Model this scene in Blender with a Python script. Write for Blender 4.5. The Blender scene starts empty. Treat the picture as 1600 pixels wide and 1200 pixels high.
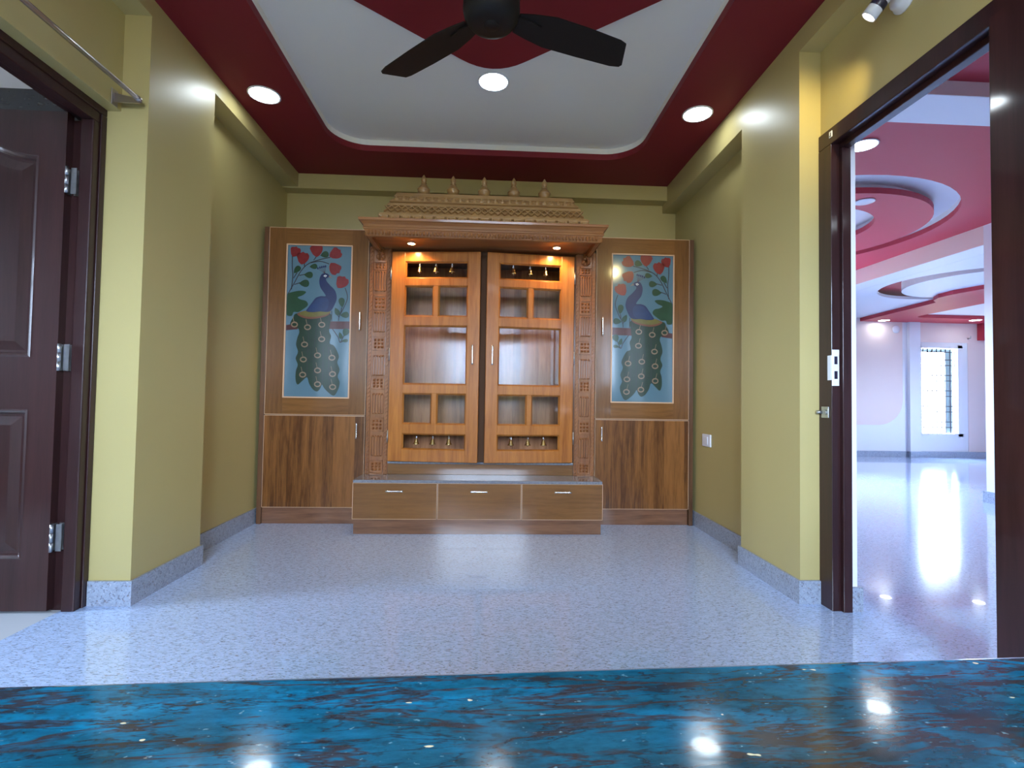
import bpy, bmesh, math, random
from mathutils import Vector, Matrix
random.seed(7)
sc = bpy.context.scene
COL = sc.collection

# ------------------------------------------------------------------ camera
cam_d = bpy.data.cameras.new('camera'); cam = bpy.data.objects.new('camera', cam_d); COL.objects.link(cam)
cam_d.sensor_width = 36.0; cam_d.lens = 801.71 / 1600 * 36; cam_d.clip_start = 0.02; cam_d.clip_end = 200
Rv = Vector((0.99868379, -0.04881635, 0.01573695)); Uv = Vector((-0.0172265, -0.03024432, 0.99939408)); Fv = Vector((0.04831082, 0.99834976, 0.03104545))
cam.matrix_world = Matrix(((Rv.x, Uv.x, -Fv.x, 0), (Rv.y, Uv.y, -Fv.y, 0), (Rv.z, Uv.z, -Fv.z, 0.9), (0, 0, 0, 1)))
sc.camera = cam
# ------------------------------------------------------------------ world, exposure
world = bpy.data.worlds.new('world'); sc.world = world; world.use_nodes = True
wn_, wl_ = world.node_tree.nodes, world.node_tree.links
bg = wn_['Background']; bg.inputs[1].default_value = 62.0        # hazy bright sky above the horizon, darker ground below
_g = wn_.new('ShaderNodeTexCoord'); _s = wn_.new('ShaderNodeSeparateXYZ'); wl_.new(_g.outputs['Generated'], _s.inputs[0])
_m = wn_.new('ShaderNodeMapRange'); _m.inputs[1].default_value = -0.06; _m.inputs[2].default_value = 0.06; wl_.new(_s.outputs[2], _m.inputs[0])
_c = wn_.new('ShaderNodeMix'); _c.data_type = 'RGBA'; _c.inputs[6].default_value = (0.085, 0.085, 0.075, 1); _c.inputs[7].default_value = (0.56, 0.72, 0.96, 1)
wl_.new(_m.outputs[0], _c.inputs[0]); wl_.new(_c.outputs[2], bg.inputs[0])
vs = sc.view_settings
sc.display_settings.display_device = 'sRGB'
vs.view_transform = 'Standard'; vs.look = 'None'; vs.gamma = 1.0; vs.use_curve_mapping = False; vs.exposure = 0.65
cy = sc.cycles
cy.use_denoising = True; cy.max_bounces = 8; cy.diffuse_bounces = 4; cy.glossy_bounces = 4; cy.transmission_bounces = 6
cy.caustics_reflective = False; cy.caustics_refractive = False; cy.sample_clamp_indirect = 4.0
LAMP = (0.82, 0.93, 1.0)
P_DOWN = 24.0       # emission of the ceiling downlights
P_WARM = 26.0       # emission of the small canopy spotlights

def portal(loc, rot, sx, sy):
    """Daylight sampling aid in a window opening (emits nothing itself)."""
    l = bpy.data.lights.new('window_portal', 'AREA'); l.shape = 'RECTANGLE'; l.size = sx; l.size_y = sy
    l.cycles.is_portal = True
    o = bpy.data.objects.new('window_portal', l); COL.objects.link(o); o.location = loc; o.rotation_euler = rot
    return o
H90 = math.pi / 2
portal((-0.05, -2.62, 1.8), (H90, 0, 0), 1.7, 1.3)
          # wide window behind the camera
portal((-4.32, 1.6, 1.6), (0, -H90, 0), 1.0, 0.6)           # side room window
portal((3.7, 7.14, 1.5), (-H90, 0, 0), 1.2, 1.2)           # added hall window, out of view
portal((9.42, 5.6, 1.4), (0, H90, 0), 1.1, 0.9)             # added far room side window, out of view
portal((8.08, 8.92, 1.19), (-H90, 0, 0), 0.8, 1.65)         # far room end window

def lamp(kind, name, loc, power, color=(1, 1, 1), size=0.1, direction=(0, 0, -1), angle=None, blend=0.5):
    l = bpy.data.lights.new(name, kind); l.energy = power; l.color = color
    if kind == 'AREA': l.shape = 'DISK'; l.size = size
    if kind == 'SPOT': l.shadow_soft_size = size; l.spot_size = angle; l.spot_blend = blend
    o = bpy.data.objects.new(name, l); COL.objects.link(o); o.location = loc
    o.rotation_euler = Vector(direction).to_track_quat('-Z', 'Y').to_euler()
    return o

# ------------------------------------------------------------------ material helpers
def newmat(name):
    m = bpy.data.materials.new(name); m.use_nodes = True
    return m, m.node_tree.nodes, m.node_tree.links, m.node_tree.nodes['Principled BSDF']
def srgb(r, g, b):
    f = lambda c: (c / 12.92 if c <= 0.04045 else ((c + 0.055) / 1.055) ** 2.4)
    return (f(r / 255), f(g / 255), f(b / 255), 1)
def plain(name, col, rough=0.5, metal=0.0, coat=0.0, bump=0.0, bscale=60, spec=0.5, var=0.0, vscale=3):
    m, n, l, b = newmat(name)
    b.inputs['Base Color'].default_value = col; b.inputs['Roughness'].default_value = rough
    b.inputs['Metallic'].default_value = metal; b.inputs['Coat Weight'].default_value = coat; b.inputs['Coat Roughness'].default_value = 0.08
    b.inputs['Specular IOR Level'].default_value = spec
    tc = n.new('ShaderNodeTexCoord')
    if var:
        nz = n.new('ShaderNodeTexNoise'); nz.inputs['Scale'].default_value = vscale; nz.inputs['Detail'].default_value = 5; l.new(tc.outputs['Object'], nz.inputs[0])
        mx = n.new('ShaderNodeMix'); mx.data_type = 'RGBA'; mx.inputs[6].default_value = col
        mx.inputs[7].default_value = tuple(c * (1 - var) for c in col[:3]) + (1,)
        l.new(nz.outputs[0], mx.inputs[0]); l.new(mx.outputs[2], b.inputs['Base Color'])
    if bump:
        nz = n.new('ShaderNodeTexNoise'); nz.inputs['Scale'].default_value = bscale; nz.inputs['Detail'].default_value = 3; l.new(tc.outputs['Object'], nz.inputs[0])
        bp = n.new('ShaderNodeBump'); bp.inputs['Strength'].default_value = bump; bp.inputs['Distance'].default_value = 0.002
        l.new(nz.outputs[0], bp.inputs['Height']); l.new(bp.outputs[0], b.inputs['Normal'])
    return m
def ramp(n, stops):
    r = n.new('ShaderNodeValToRGB'); e = r.color_ramp.elements
    e[0].position, e[0].color = stops[0]; e[1].position, e[1].color = stops[-1]
    for p, c in stops[1:-1]:
        x = e.new(p); x.color = c
    return r
def wood(name, light, dark, axis='z', rough=0.3, coat=0.5, scale=1.0, boards=0.0, bump=0.05, coatr=0.1):
    """axis = grain direction; boards = width of veneer strips across the grain (0 = none)."""
    m, n, l, b = newmat(name)
    tc = n.new('ShaderNodeTexCoord'); mp = n.new('ShaderNodeMapping')
    k = {'x': (1.2, 18, 18), 'y': (18, 1.2, 18), 'z': (18, 18, 1.2)}[axis]
    mp.inputs['Scale'].default_value = tuple(v * scale for v in k); l.new(tc.outputs['Object'], mp.inputs[0])
    vec = mp.outputs[0]
    nz = n.new('ShaderNodeTexNoise'); nz.inputs['Scale'].default_value = 1.4; nz.inputs['Detail'].default_value = 6; nz.inputs['Roughness'].default_value = 0.6; nz.inputs['Distortion'].default_value = 0.6
    l.new(vec, nz.inputs[0])
    fine = n.new('ShaderNodeTexNoise'); fine.inputs['Scale'].default_value = 9; fine.inputs['Detail'].default_value = 2; l.new(vec, fine.inputs[0])
    mul = n.new('ShaderNodeMath'); mul.operation = 'MULTIPLY_ADD'; mul.inputs[1].default_value = 0.35; l.new(fine.outputs[0], mul.inputs[0]); l.new(nz.outputs[0], mul.inputs[2])
    last = mul.outputs[0]
    if boards:
        sx = n.new('ShaderNodeSeparateXYZ'); l.new(tc.outputs['Object'], sx.inputs[0])
        dv = n.new('ShaderNodeMath'); dv.operation = 'DIVIDE'; dv.inputs[1].default_value = boards; l.new(sx.outputs[0], dv.inputs[0])
        fl = n.new('ShaderNodeMath'); fl.operation = 'FLOOR'; l.new(dv.outputs[0], fl.inputs[0])
        wn = n.new('ShaderNodeTexWhiteNoise'); wn.noise_dimensions = '1D'; l.new(fl.outputs[0], wn.inputs['W'])
        ma = n.new('ShaderNodeMath'); ma.operation = 'MULTIPLY_ADD'; ma.inputs[1].default_value = 0.32; l.new(wn.outputs[0], ma.inputs[0]); l.new(last, ma.inputs[2])
        sb = n.new('ShaderNodeMath'); sb.operation = 'SUBTRACT'; sb.inputs[1].default_value = 0.16; l.new(ma.outputs[0], sb.inputs[0]); last = sb.outputs[0]
    r = ramp(n, [(0.42, dark), (0.62, tuple((a + c) / 2 for a, c in zip(light, dark))), (0.85, light)])
    l.new(last, r.inputs[0]); l.new(r.outputs[0], b.inputs['Base Color'])
    b.inputs['Roughness'].default_value = rough; b.inputs['Coat Weight'].default_value = coat; b.inputs['Coat Roughness'].default_value = coatr; b.inputs['Specular IOR Level'].default_value = 0.2
    bp = n.new('ShaderNodeBump'); bp.inputs['Strength'].default_value = bump; bp.inputs['Distance'].default_value = 0.002
    l.new(last, bp.inputs['Height']); l.new(bp.outputs[0], b.inputs['Normal'])
    return m
def granite(name, base, dark, white, brown, rough=0.12, coat=0.6, sc_=1.0, stretch=(1.0, 3.0, 2.0), rot=0.35, specks=0.6):
    m, n, l, b = newmat(name)
    tc = n.new('ShaderNodeTexCoord'); mp = n.new('ShaderNodeMapping'); mp.inputs['Scale'].default_value = stretch; mp.inputs['Rotation'].default_value = (0, 0, rot)
    l.new(tc.outputs['Object'], mp.inputs[0])
    def noise(s, d=4, r=0.6, w=0.0):
        x = n.new('ShaderNodeTexNoise'); x.inputs['Scale'].default_value = s * sc_; x.inputs['Detail'].default_value = d; x.inputs['Roughness'].default_value = r; x.inputs['Distortion'].default_value = w
        l.new(mp.outputs[0], x.inputs[0]); return x
    r1 = ramp(n, [(0.35, tuple(c * 0.84 for c in base[:3]) + (1,)), (0.5, base), (0.68, tuple(min(1, c * 1.10) for c in base[:3]) + (1,))]); l.new(noise(14).outputs[0], r1.inputs[0])
    def over(prev, noi, lo, hi, col, amt=1.0):
        rr = ramp(n, [(lo, (0, 0, 0, 1)), (hi, (amt, amt, amt, 1))]); l.new(noi.outputs[0], rr.inputs[0])
        mx = n.new('ShaderNodeMix'); mx.data_type = 'RGBA'; l.new(rr.outputs[0], mx.inputs[0]); l.new(prev, mx.inputs[6]); mx.inputs[7].default_value = col
        return mx.outputs[2]
    c = over(r1.outputs[0], noise(38, 3, 0.5, 0.5), 0.575, 0.63, dark, specks)
    c = over(c, noise(50, 2, 0.5), 0.62, 0.67, white, specks)
    c = over(c, noise(30, 2, 0.5, 1.0), 0.64, 0.68, brown, specks)
    l.new(c, b.inputs['Base Color'])
    b.inputs['Roughness'].default_value = rough; b.inputs['Coat Weight'].default_value = coat; b.inputs['Coat Roughness'].default_value = 0.02
    return m
def emit(name, col, s):
    m, n, l, b = newmat(name); b.inputs['Base Color'].default_value = (1, 1, 1, 1)
    b.inputs['Emission Color'].default_value = tuple(col) + (1,); b.inputs['Emission Strength'].default_value = s
    return m
def glassmat(name):
    m, n, l, b = newmat(name)
    out = n['Material Output']; tr = n.new('ShaderNodeBsdfTransparent'); tr.inputs[0].default_value = (0.93, 0.95, 0.97, 1)
    gl = n.new('ShaderNodeBsdfGlossy'); gl.inputs['Roughness'].default_value = 0.03
    fr = n.new('ShaderNodeFresnel'); fr.inputs[0].default_value = 1.38
    mx = n.new('ShaderNodeMixShader'); l.new(fr.outputs[0], mx.inputs[0]); l.new(tr.outputs[0], mx.inputs[1]); l.new(gl.outputs[0], mx.inputs[2]); l.new(mx.outputs[0], out.inputs[0])
    return m

M = {}
M['paint'] = plain('olive_wall_paint', (0.47, 0.385, 0.16, 1), 0.38, bump=0.06, bscale=90, var=0.05, spec=0.45)
M['red'] = plain('deep_red_ceiling_paint', (0.18, 0.003, 0.010, 1), 0.65, bump=0.04, var=0.06)
M['ceil'] = plain('grey_white_ceiling_paint', (0.80, 0.79, 0.75, 1), 0.6, bump=0.04, var=0.04)
M['white'] = plain('white_wall_paint', (0.80, 0.80, 0.84, 1), 0.5, bump=0.03)
M['peach'] = plain('pale_peach_wall_paint', (0.80, 0.63, 0.58, 1), 0.5, bump=0.03)
M['hallred'] = plain('crimson_ceiling_paint', (0.38, 0.016, 0.032, 1), 0.55, bump=0.03)
M['floor'] = granite('grey_polished_granite', (0.48, 0.63, 0.92, 1), (0.07, 0.07, 0.09, 1), (0.62, 0.63, 0.66, 1), (0.20, 0.12, 0.08, 1), sc_=1.8)
M['skirt'] = granite('grey_skirting_granite', (0.30, 0.345, 0.43, 1), (0.07, 0.07, 0.09, 1), (0.55, 0.56, 0.6, 1), (0.18, 0.12, 0.09, 1), rough=0.3, coat=0.2, sc_=2.2, stretch=(1.3, 1.3, 1.3))
M['slab'] = granite('dark_grey_shelf_granite', (0.16, 0.16, 0.18, 1), (0.04, 0.04, 0.05, 1), (0.34, 0.34, 0.37, 1), (0.12, 0.09, 0.08, 1), rough=0.15, coat=0.6, sc_=3.5, stretch=(1.3, 1.3, 1.3))
M['plaintile'] = plain('pale_plain_floor_tile', (0.55, 0.58, 0.62, 1), 0.25, coat=0.2)
M['darktile'] = granite('black_marble_tile', (0.02, 0.022, 0.026, 1), (0.01, 0.01, 0.01, 1), (0.1, 0.1, 0.1, 1), (0.05, 0.03, 0.02, 1), sc_=0.6)
M['lacquer'] = wood('dark_mahogany_lacquer', (0.040, 0.013, 0.012, 1), (0.022, 0.007, 0.007, 1), 'z', rough=0.35, coat=0.9, bump=0.12, coatr=0.07)
M['lacqframe'] = wood('dark_mahogany_frame', (0.034, 0.011, 0.011, 1), (0.018, 0.006, 0.006, 1), 'z', rough=0.4, coat=0.45, bump=0.1, coatr=0.1)
M['lam'] = wood('teak_laminate_cross_grain', (0.195, 0.083, 0.022, 1), (0.12, 0.048, 0.013, 1), 'x', rough=0.3, coat=0.25, scale=1.6)
M['lamv'] = wood('teak_laminate_upright_grain', (0.22, 0.086, 0.022, 1), (0.075, 0.026, 0.007, 1), 'z', rough=0.32, coat=0.2, scale=1.5, boards=0.075)
M['lams'] = wood('teak_door_stile', (0.175, 0.073, 0.020, 1), (0.105, 0.042, 0.012, 1), 'z', rough=0.28, coat=0.35, scale=1.6)
M['panel'] = wood('brown_cabinet_side', (0.13, 0.058, 0.026, 1), (0.07, 0.030, 0.013, 1), 'z', rough=0.4, coat=0.3)
M['plinth'] = wood('red_brown_plinth', (0.22, 0.10, 0.050, 1), (0.085, 0.032, 0.015, 1), 'x', rough=0.4, coat=0.3, scale=0.9)
M['teak'] = wood('golden_teak', (0.42, 0.150, 0.030, 1), (0.21, 0.060, 0.011, 1), 'z', rough=0.30, coat=0.4, scale=1.0)
M['carve'] = wood('carved_red_teak', (0.30, 0.115, 0.038, 1), (0.14, 0.046, 0.015, 1), 'z', rough=0.35, coat=0.5, scale=1.2)
M['roof'] = wood('carved_roof_teak', (0.40, 0.235, 0.095, 1), (0.25, 0.135, 0.052, 1), 'x', rough=0.32, coat=0.6, scale=1.2)
M['cornice'] = wood('cornice_teak', (0.33, 0.135, 0.042, 1), (0.19, 0.070, 0.020, 1), 'x', rough=0.32, coat=0.15)
M['inside'] = wood('shrine_back_veneer', (0.46, 0.20, 0.085, 1), (0.22, 0.085, 0.032, 1), 'z', rough=0.25, coat=0.22, scale=1.2, boards=0.06, bump=0.03, coatr=0.12)
M['dull'] = plain('dull_dark_teak', (0.085, 0.040, 0.020, 1), 0.75, spec=0.1)
M['edge'] = plain('pale_edge_band', (0.55, 0.33, 0.19, 1), 0.4)
M['steel'] = plain('brushed_steel', (0.72, 0.72, 0.74, 1), 0.22, metal=1.0, bump=0.03, bscale=200)
M['brass'] = plain('aged_brass', (0.62, 0.44, 0.20, 1), 0.25, metal=1.0)
M['hinge'] = plain('galvanised_hinge', (0.55, 0.56, 0.58, 1), 0.35, metal=1.0, var=0.4, vscale=60)
M['rod'] = plain('grey_steel_rod', (0.45, 0.42, 0.42, 1), 0.3, metal=1.0)
M['fan'] = plain('matt_black_fan', (0.010, 0.008, 0.007, 1), 0.5, bump=0.05, spec=0.2)
M['whiteplastic'] = plain('white_plastic', (0.75, 0.77, 0.82, 1), 0.3, coat=0.2)
M['blackplastic'] = plain('black_plastic', (0.015, 0.012, 0.03, 1), 0.3)
M['frost'] = plain('frosted_green_glass', (0.55, 0.72, 0.70, 1), 0.3)
M['glass'] = glassmat('clear_glass')
M['led'] = emit('cool_downlight_diffuser', LAMP, P_DOWN)
M['warm'] = emit('warm_spot_bulb', (1.0, 0.60, 0.26), P_WARM)
M['warmw'] = emit('warm_white_bulb', (1.0, 0.82, 0.66), 14.0)

def counter_stone():
    m, n, l, b = newmat('blue_granite_countertop')
    tc = n.new('ShaderNodeTexCoord')
    def mapped(s):
        mp = n.new('ShaderNodeMapping'); mp.inputs['Scale'].default_value = s; mp.inputs['Rotation'].default_value = (0, 0, 0.06); l.new(tc.outputs['Object'], mp.inputs[0]); return mp.outputs[0]
    def noise(v, s, d=5, r=0.6, w=0.0):
        x = n.new('ShaderNodeTexNoise'); x.inputs['Scale'].default_value = s; x.inputs['Detail'].default_value = d; x.inputs['Roughness'].default_value = r; x.inputs['Distortion'].default_value = w; l.new(v, x.inputs[0]); return x.outputs[0]
    v1 = mapped((1.3, 4.2, 1)); v2 = mapped((0.9, 5.2, 1)); v3 = mapped((1, 1.6, 1))
    tone = ramp(n, [(0.34, (0.008, 0.045, 0.066, 1)), (0.47, (0.006, 0.085, 0.140, 1)), (0.60, (0.003, 0.150, 0.28, 1))]); l.new(noise(v1, 3.2, 4, 0.6, 0.5), tone.inputs[0])
    gr = ramp(n, [(0.30, (0.45, 0.45, 0.45, 1)), (0.70, (1.35, 1.35, 1.35, 1))]); l.new(noise(v1, 30, 5, 0.7), gr.inputs[0])
    base = n.new('ShaderNodeMix'); base.data_type = 'RGBA'; base.blend_type = 'MULTIPLY'; base.inputs[0].default_value = 1.0; l.new(tone.outputs[0], base.inputs[6]); l.new(gr.outputs[0], base.inputs[7])
    def over(prev, val, lo, hi, col, amt=1.0):
        rr = ramp(n, [(lo, (0, 0, 0, 1)), (hi, (amt, amt, amt, 1))]); l.new(val, rr.inputs[0])
        mx = n.new('ShaderNodeMix'); mx.data_type = 'RGBA'; l.new(rr.outputs[0], mx.inputs[0]); l.new(prev, mx.inputs[6]); mx.inputs[7].default_value = col
        return mx.outputs[2]
    def ridge(v, s, w):
        a = n.new('ShaderNodeMath'); a.operation = 'SUBTRACT'; a.inputs[1].default_value = 0.5; l.new(noise(v, s, 5, 0.6, w), a.inputs[0])
        c = n.new('ShaderNodeMath'); c.operation = 'ABSOLUTE'; l.new(a.outputs[0], c.inputs[0])
        d = n.new('ShaderNodeMath'); d.operation = 'MULTIPLY_ADD'; d.inputs[1].default_value = -12; d.inputs[2].default_value = 1; l.new(c.outputs[0], d.inputs[0]); return d.outputs[0]
    c = over(base.outputs[2], noise(v3, 110, 3), 0.54, 0.66, (0.010, 0.022, 0.026, 1), 0.55)
    c = over(c, ridge(v2, 8, 0.5), 0.62, 0.95, (0.040, 0.020, 0.015, 1), 0.85)
    c = over(c, ridge(v2, 17, 0.4), 0.72, 0.98, (0.014, 0.016, 0.020, 1), 0.75)
    c = over(c, noise(v2, 26, 4, 0.6), 0.66, 0.72, (0.045, 0.026, 0.018, 1), 0.5)
    c = over(c, noise(v3, 190, 2), 0.69, 0.76, (0.22, 0.42, 0.48, 1), 0.55)
    c = over(c, noise(v3, 95, 1), 0.765, 0.775, (0.7, 0.65, 0.4, 1), 0.9)
    l.new(c, b.inputs['Base Color']); b.inputs['Roughness'].default_value = 0.12; b.inputs['Coat Weight'].default_value = 0.15; b.inputs['Coat Roughness'].default_value = 0.03; b.inputs['Specular IOR Level'].default_value = 0.42
    bp = n.new('ShaderNodeBump'); bp.inputs['Strength'].default_value = 0.12; bp.inputs['Distance'].default_value = 0.0006; l.new(noise(v3, 45, 2), bp.inputs['Height']); l.new(bp.outputs[0], b.inputs['Normal'])
    return m
M['counter'] = counter_stone()

# ------------------------------------------------------------------ mesh helpers
ORI = {}
def wloc(o): return ORI.get(o.name, Vector((0, 0, 0)))
class MB:
    def __init__(s): s.bm = bmesh.new(); s.mats = []; s.cur = 0
    def mat(s, key):
        if key not in s.mats: s.mats.append(key)
        s.cur = s.mats.index(key); return s
    def face(s, vs, smooth=False):
        try:
            f = s.bm.faces.new(vs)
        except ValueError: return None
        f.material_index = s.cur; f.smooth = smooth; return f
    def hexa(s, p):
        v = [s.bm.verts.new(q) for q in p]
        for q in ((0, 3, 2, 1), (4, 5, 6, 7), (0, 1, 5, 4), (1, 2, 6, 5), (2, 3, 7, 6), (3, 0, 4, 7)): s.face([v[i] for i in q])
    def box(s, x0, x1, y0, y1, z0, z1, bev=0.0):
        if bev <= 0:
            s.hexa([(x0, y0, z0), (x1, y0, z0), (x1, y1, z0), (x0, y1, z0), (x0, y0, z1), (x1, y0, z1), (x1, y1, z1), (x0, y1, z1)]); return s
        t = bmesh.new(); r = bmesh.ops.create_cube(t, size=1)
        for v in t.verts: v.co = Vector(((x0 + x1) / 2 + v.co.x * (x1 - x0), (y0 + y1) / 2 + v.co.y * (y1 - y0), (z0 + z1) / 2 + v.co.z * (z1 - z0)))
        bmesh.ops.bevel(t, geom=t.edges[:], offset=min(bev, (x1 - x0) * .45, (y1 - y0) * .45, (z1 - z0) * .45), segments=2, affect='EDGES', profile=0.5)
        s.merge(t); return s
    def merge(s, t, mx=None, smooth=False):
        mp = {}
        for v in t.verts: mp[v] = s.bm.verts.new(mx @ v.co if mx else v.co)
        for f in t.faces: s.face([mp[v] for v in f.verts], smooth)
        t.free()
    def prism(s, pts, axis, a0, a1, smooth=False):
        """extrude a closed 2D polygon; pts are (u,v) in the plane normal to axis: x->(y,z), y->(x,z), z->(x,y)"""
        def P(u, v, w): return {'x': (w, u, v), 'y': (u, w, v), 'z': (u, v, w)}[axis]
        A = [s.bm.verts.new(P(u, v, a0)) for u, v in pts]; B = [s.bm.verts.new(P(u, v, a1)) for u, v in pts]
        s.face(A); s.face(B[::-1])
        for i in range(len(pts)): s.face([A[i], A[(i + 1) % len(pts)], B[(i + 1) % len(pts)], B[i]], smooth)
        return s
    def plate(s, outer, holes, z0, z1, sidekey=None, side_smooth=True):
        """horizontal slab with holes (triangle filled)"""
        key = s.mats[s.cur]
        for z, up in ((z0, False), (z1, True)):
            t = bmesh.new(); es = []
            for loop in [outer] + holes:
                vv = [t.verts.new((x, y, z)) for x, y in loop]
                for i in range(len(vv)): es.append(t.edges.new((vv[i], vv[(i + 1) % len(vv)])))
            bmesh.ops.triangle_fill(t, use_beauty=True, use_dissolve=False, edges=es)
            for f in t.faces:
                if (f.normal.z > 0) != up: f.normal_flip()
            s.merge(t)
        if sidekey: s.mat(sidekey)
        for loop in [outer] + holes:
            A = [s.bm.verts.new((x, y, z0)) for x, y in loop]; B = [s.bm.verts.new((x, y, z1)) for x, y in loop]
            for i in range(len(A)):
                j = (i + 1) % len(A); s.face([A[i], A[j], B[j], B[i]])
        s.mat(key); return s
    def lathe(s, prof, c=(0, 0, 0), axis=(0, 0, 1), seg=24, cap=True):
        """prof: list of (r, h) along axis from c"""
        q = Vector(axis).normalized().to_track_quat('Z', 'Y'); c = Vector(c); rings = []
        for r, h in prof:
            rings.append([s.bm.verts.new(c + q @ Vector((r * math.cos(2 * math.pi * i / seg), r * math.sin(2 * math.pi * i / seg), h))) for i in range(seg)])
        for a, b in zip(rings, rings[1:]):
            for i in range(seg): s.face([a[i], a[(i + 1) % seg], b[(i + 1) % seg], b[i]], True)
        if cap: s.face(rings[0][::-1]); s.face(rings[-1])
        return s
    def tube(s, pts, r, seg=10, cap=True):
        pts = [Vector(p) for p in pts]; rings = []
        for i, p in enumerate(pts):
            d = (pts[min(i + 1, len(pts) - 1)] - pts[max(i - 1, 0)]).normalized(); q = d.to_track_quat('Z', 'Y')
            rr = r[i] if isinstance(r, (list, tuple)) else r
            rings.append([s.bm.verts.new(p + q @ Vector((rr * math.cos(2 * math.pi * k / seg), rr * math.sin(2 * math.pi * k / seg), 0))) for k in range(seg)])
        for a, b in zip(rings, rings[1:]):
            for i in range(seg): s.face([a[i], a[(i + 1) % seg], b[(i + 1) % seg], b[i]], True)
        if cap: s.face(rings[0][::-1]); s.face(rings[-1])
        return s
    def dome(s, c, rx, ry, rz, normal=(0, -1, 0), seg=8, rings=3):
        """half ellipsoid stud bulging along normal (local: x right, y up, z out)"""
        n_ = Vector(normal).normalized(); up = Vector((0, 0, 1)) if abs(n_.z) < 0.9 else Vector((0, 1, 0))
        rt = up.cross(n_).normalized(); up = n_.cross(rt); c = Vector(c); rr = []
        for k in range(rings):
            a = (math.pi / 2) * k / rings
            rr.append([s.bm.verts.new(c + rt * rx * math.cos(a) * math.cos(2 * math.pi * i / seg) + up * ry * math.cos(a) * math.sin(2 * math.pi * i / seg) + n_ * rz * math.sin(a)) for i in range(seg)])
        top = s.bm.verts.new(c + n_ * rz)
        for a, b in zip(rr, rr[1:]):
            for i in range(seg): s.face([a[i], a[(i + 1) % seg], b[(i + 1) % seg], b[i]], True)
        for i in range(seg): s.face([rr[-1][i], rr[-1][(i + 1) % seg], top], True)
        return s
    def build(s, name, mat=None, parent=None, origin=None):
        pl = wloc(parent) if parent else Vector((0, 0, 0))
        og = Vector(origin) if origin is not None else (pl if parent else Vector((0, 0, 0)))
        me = bpy.data.meshes.new(name)
        if mat and not s.mats: s.mats = [mat]
        bmesh.ops.translate(s.bm, verts=s.bm.verts[:], vec=-og)
        bmesh.ops.recalc_face_normals(s.bm, faces=s.bm.faces[:])
        s.bm.to_mesh(me); s.bm.free()
        for k in s.mats: me.materials.append(M[k])
        o = bpy.data.objects.new(name, me); COL.objects.link(o); o.location = og - pl if parent else og
        if parent: o.parent = parent
        ORI[o.name] = og
        return o
def box(name, mat, b, parent=None, bev=0.0, origin=None):
    m = MB().mat(mat); m.box(*b, bev=bev); return m.build(name, mat, parent, origin)
def tag(o, label=None, cat=None, group=None, kind=None):
    if label: o['label'] = label
    if cat: o['category'] = cat
    if group: o['group'] = group
    if kind: o['kind'] = kind
    return o
def empty(name, loc, label=None, cat=None, group=None, kind=None):
    o = bpy.data.objects.new(name, None); COL.objects.link(o); o.location = loc; o.empty_display_size = 0.05; ORI[o.name] = Vector(loc)
    return tag(o, label, cat, group, kind)
def struct(o): o['kind'] = 'structure'; return o
def copy_tree(o, parent=None):
    c = o.copy(); COL.objects.link(c)
    if parent: c.parent = parent
    for ch in [x for x in COL.objects if x.parent == o]: copy_tree(ch, c)
    return c
def circle(cx, cy, r, n=64): return [(cx + r * math.cos(2 * math.pi * i / n), cy + r * math.sin(2 * math.pi * i / n)) for i in range(n)]
def rrect(x0, x1, y0, y1, r, n=10):
    out = []
    for cx, cy, a in ((x1 - r, y1 - r, 0), (x0 + r, y1 - r, 90), (x0 + r, y0 + r, 180), (x1 - r, y0 + r, 270)):
        for i in range(n + 1): t = math.radians(a + 90 * i / n); out.append((cx + r * math.cos(t), cy + r * math.sin(t)))
    return out

# ------------------------------------------------------------------ room shell
ZC = 2.65
w = MB().mat('paint')
w.box(-1.79, -1.505, 2.29, 2.819, 0, 2.66); w.box(-1.79, -1.630, 2.819, 4.30, 0, 2.66)
w.box(-1.635, -1.505, 2.819, 4.16, 2.544, 2.66)
w.box(-1.79, -1.620, -2.60, 2.29, 2.135, 2.66); w.box(-1.625, -1.505, -2.60, 2.29, 2.569, 2.66)
w.box(-1.79, -1.683, -2.60, 1.262, 0, 2.135)
struct(w.build('wall_left'))
w = MB().mat('paint')
w.box(1.4313, 1.60, 2.284, 2.826, 0, 2.66); w.box(1.542, 1.60, 2.826, 4.30, 0, 2.66)
w.box(1.4313, 1.545, 2.826, 4.16, 2.469, 2.66)
w.box(1.534, 1.60, -2.60, 2.284, 2.14, 2.66); w.box(1.4313, 1.54, -2.60, 2.284, 2.5495, 2.66)
w.box(1.534, 1.60, -2.60, 1.40, 0, 2.14); w.box(1.534, 1.60, 2.275, 2.284, 0, 2.14)
w.mat('white')
w.box(1.60, 1.637, 2.20, 7.0, 0, 2.66); w.box(1.60, 1.637, -1.5, 1.40, 0, 2.66); w.box(1.60, 1.637, 1.40, 2.20, 2.14, 2.66)
struct(w.build('wall_right'))
w = MB().mat('paint'); w.box(-1.79, 1.64, 4.16, 4.30, 0, 2.66); w.box(-1.632, 1.544, 4.048, 4.16, 2.534, 2.66)
struct(w.build('wall_back'))
w = MB().mat('paint')   # wall behind the camera with its wide window
w.box(-1.90, 1.64, -2.72, -2.60, 0, 1.15); w.box(-1.90, 1.64, -2.72, -2.60, 2.45, 2.80); w.box(-1.90, -0.90, -2.72, -2.60, 1.15, 2.45); w.box(0.80, 1.64, -2.72, -2.60, 1.15, 2.45)
struct(w.build('wall_front'))
w = MB().mat('whiteplastic')
for x0, x1 in ((-0.90, -0.86), (0.76, 0.80), (-0.07, -0.03)): w.box(x0, x1, -2.68, -2.64, 1.15, 2.45)
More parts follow.
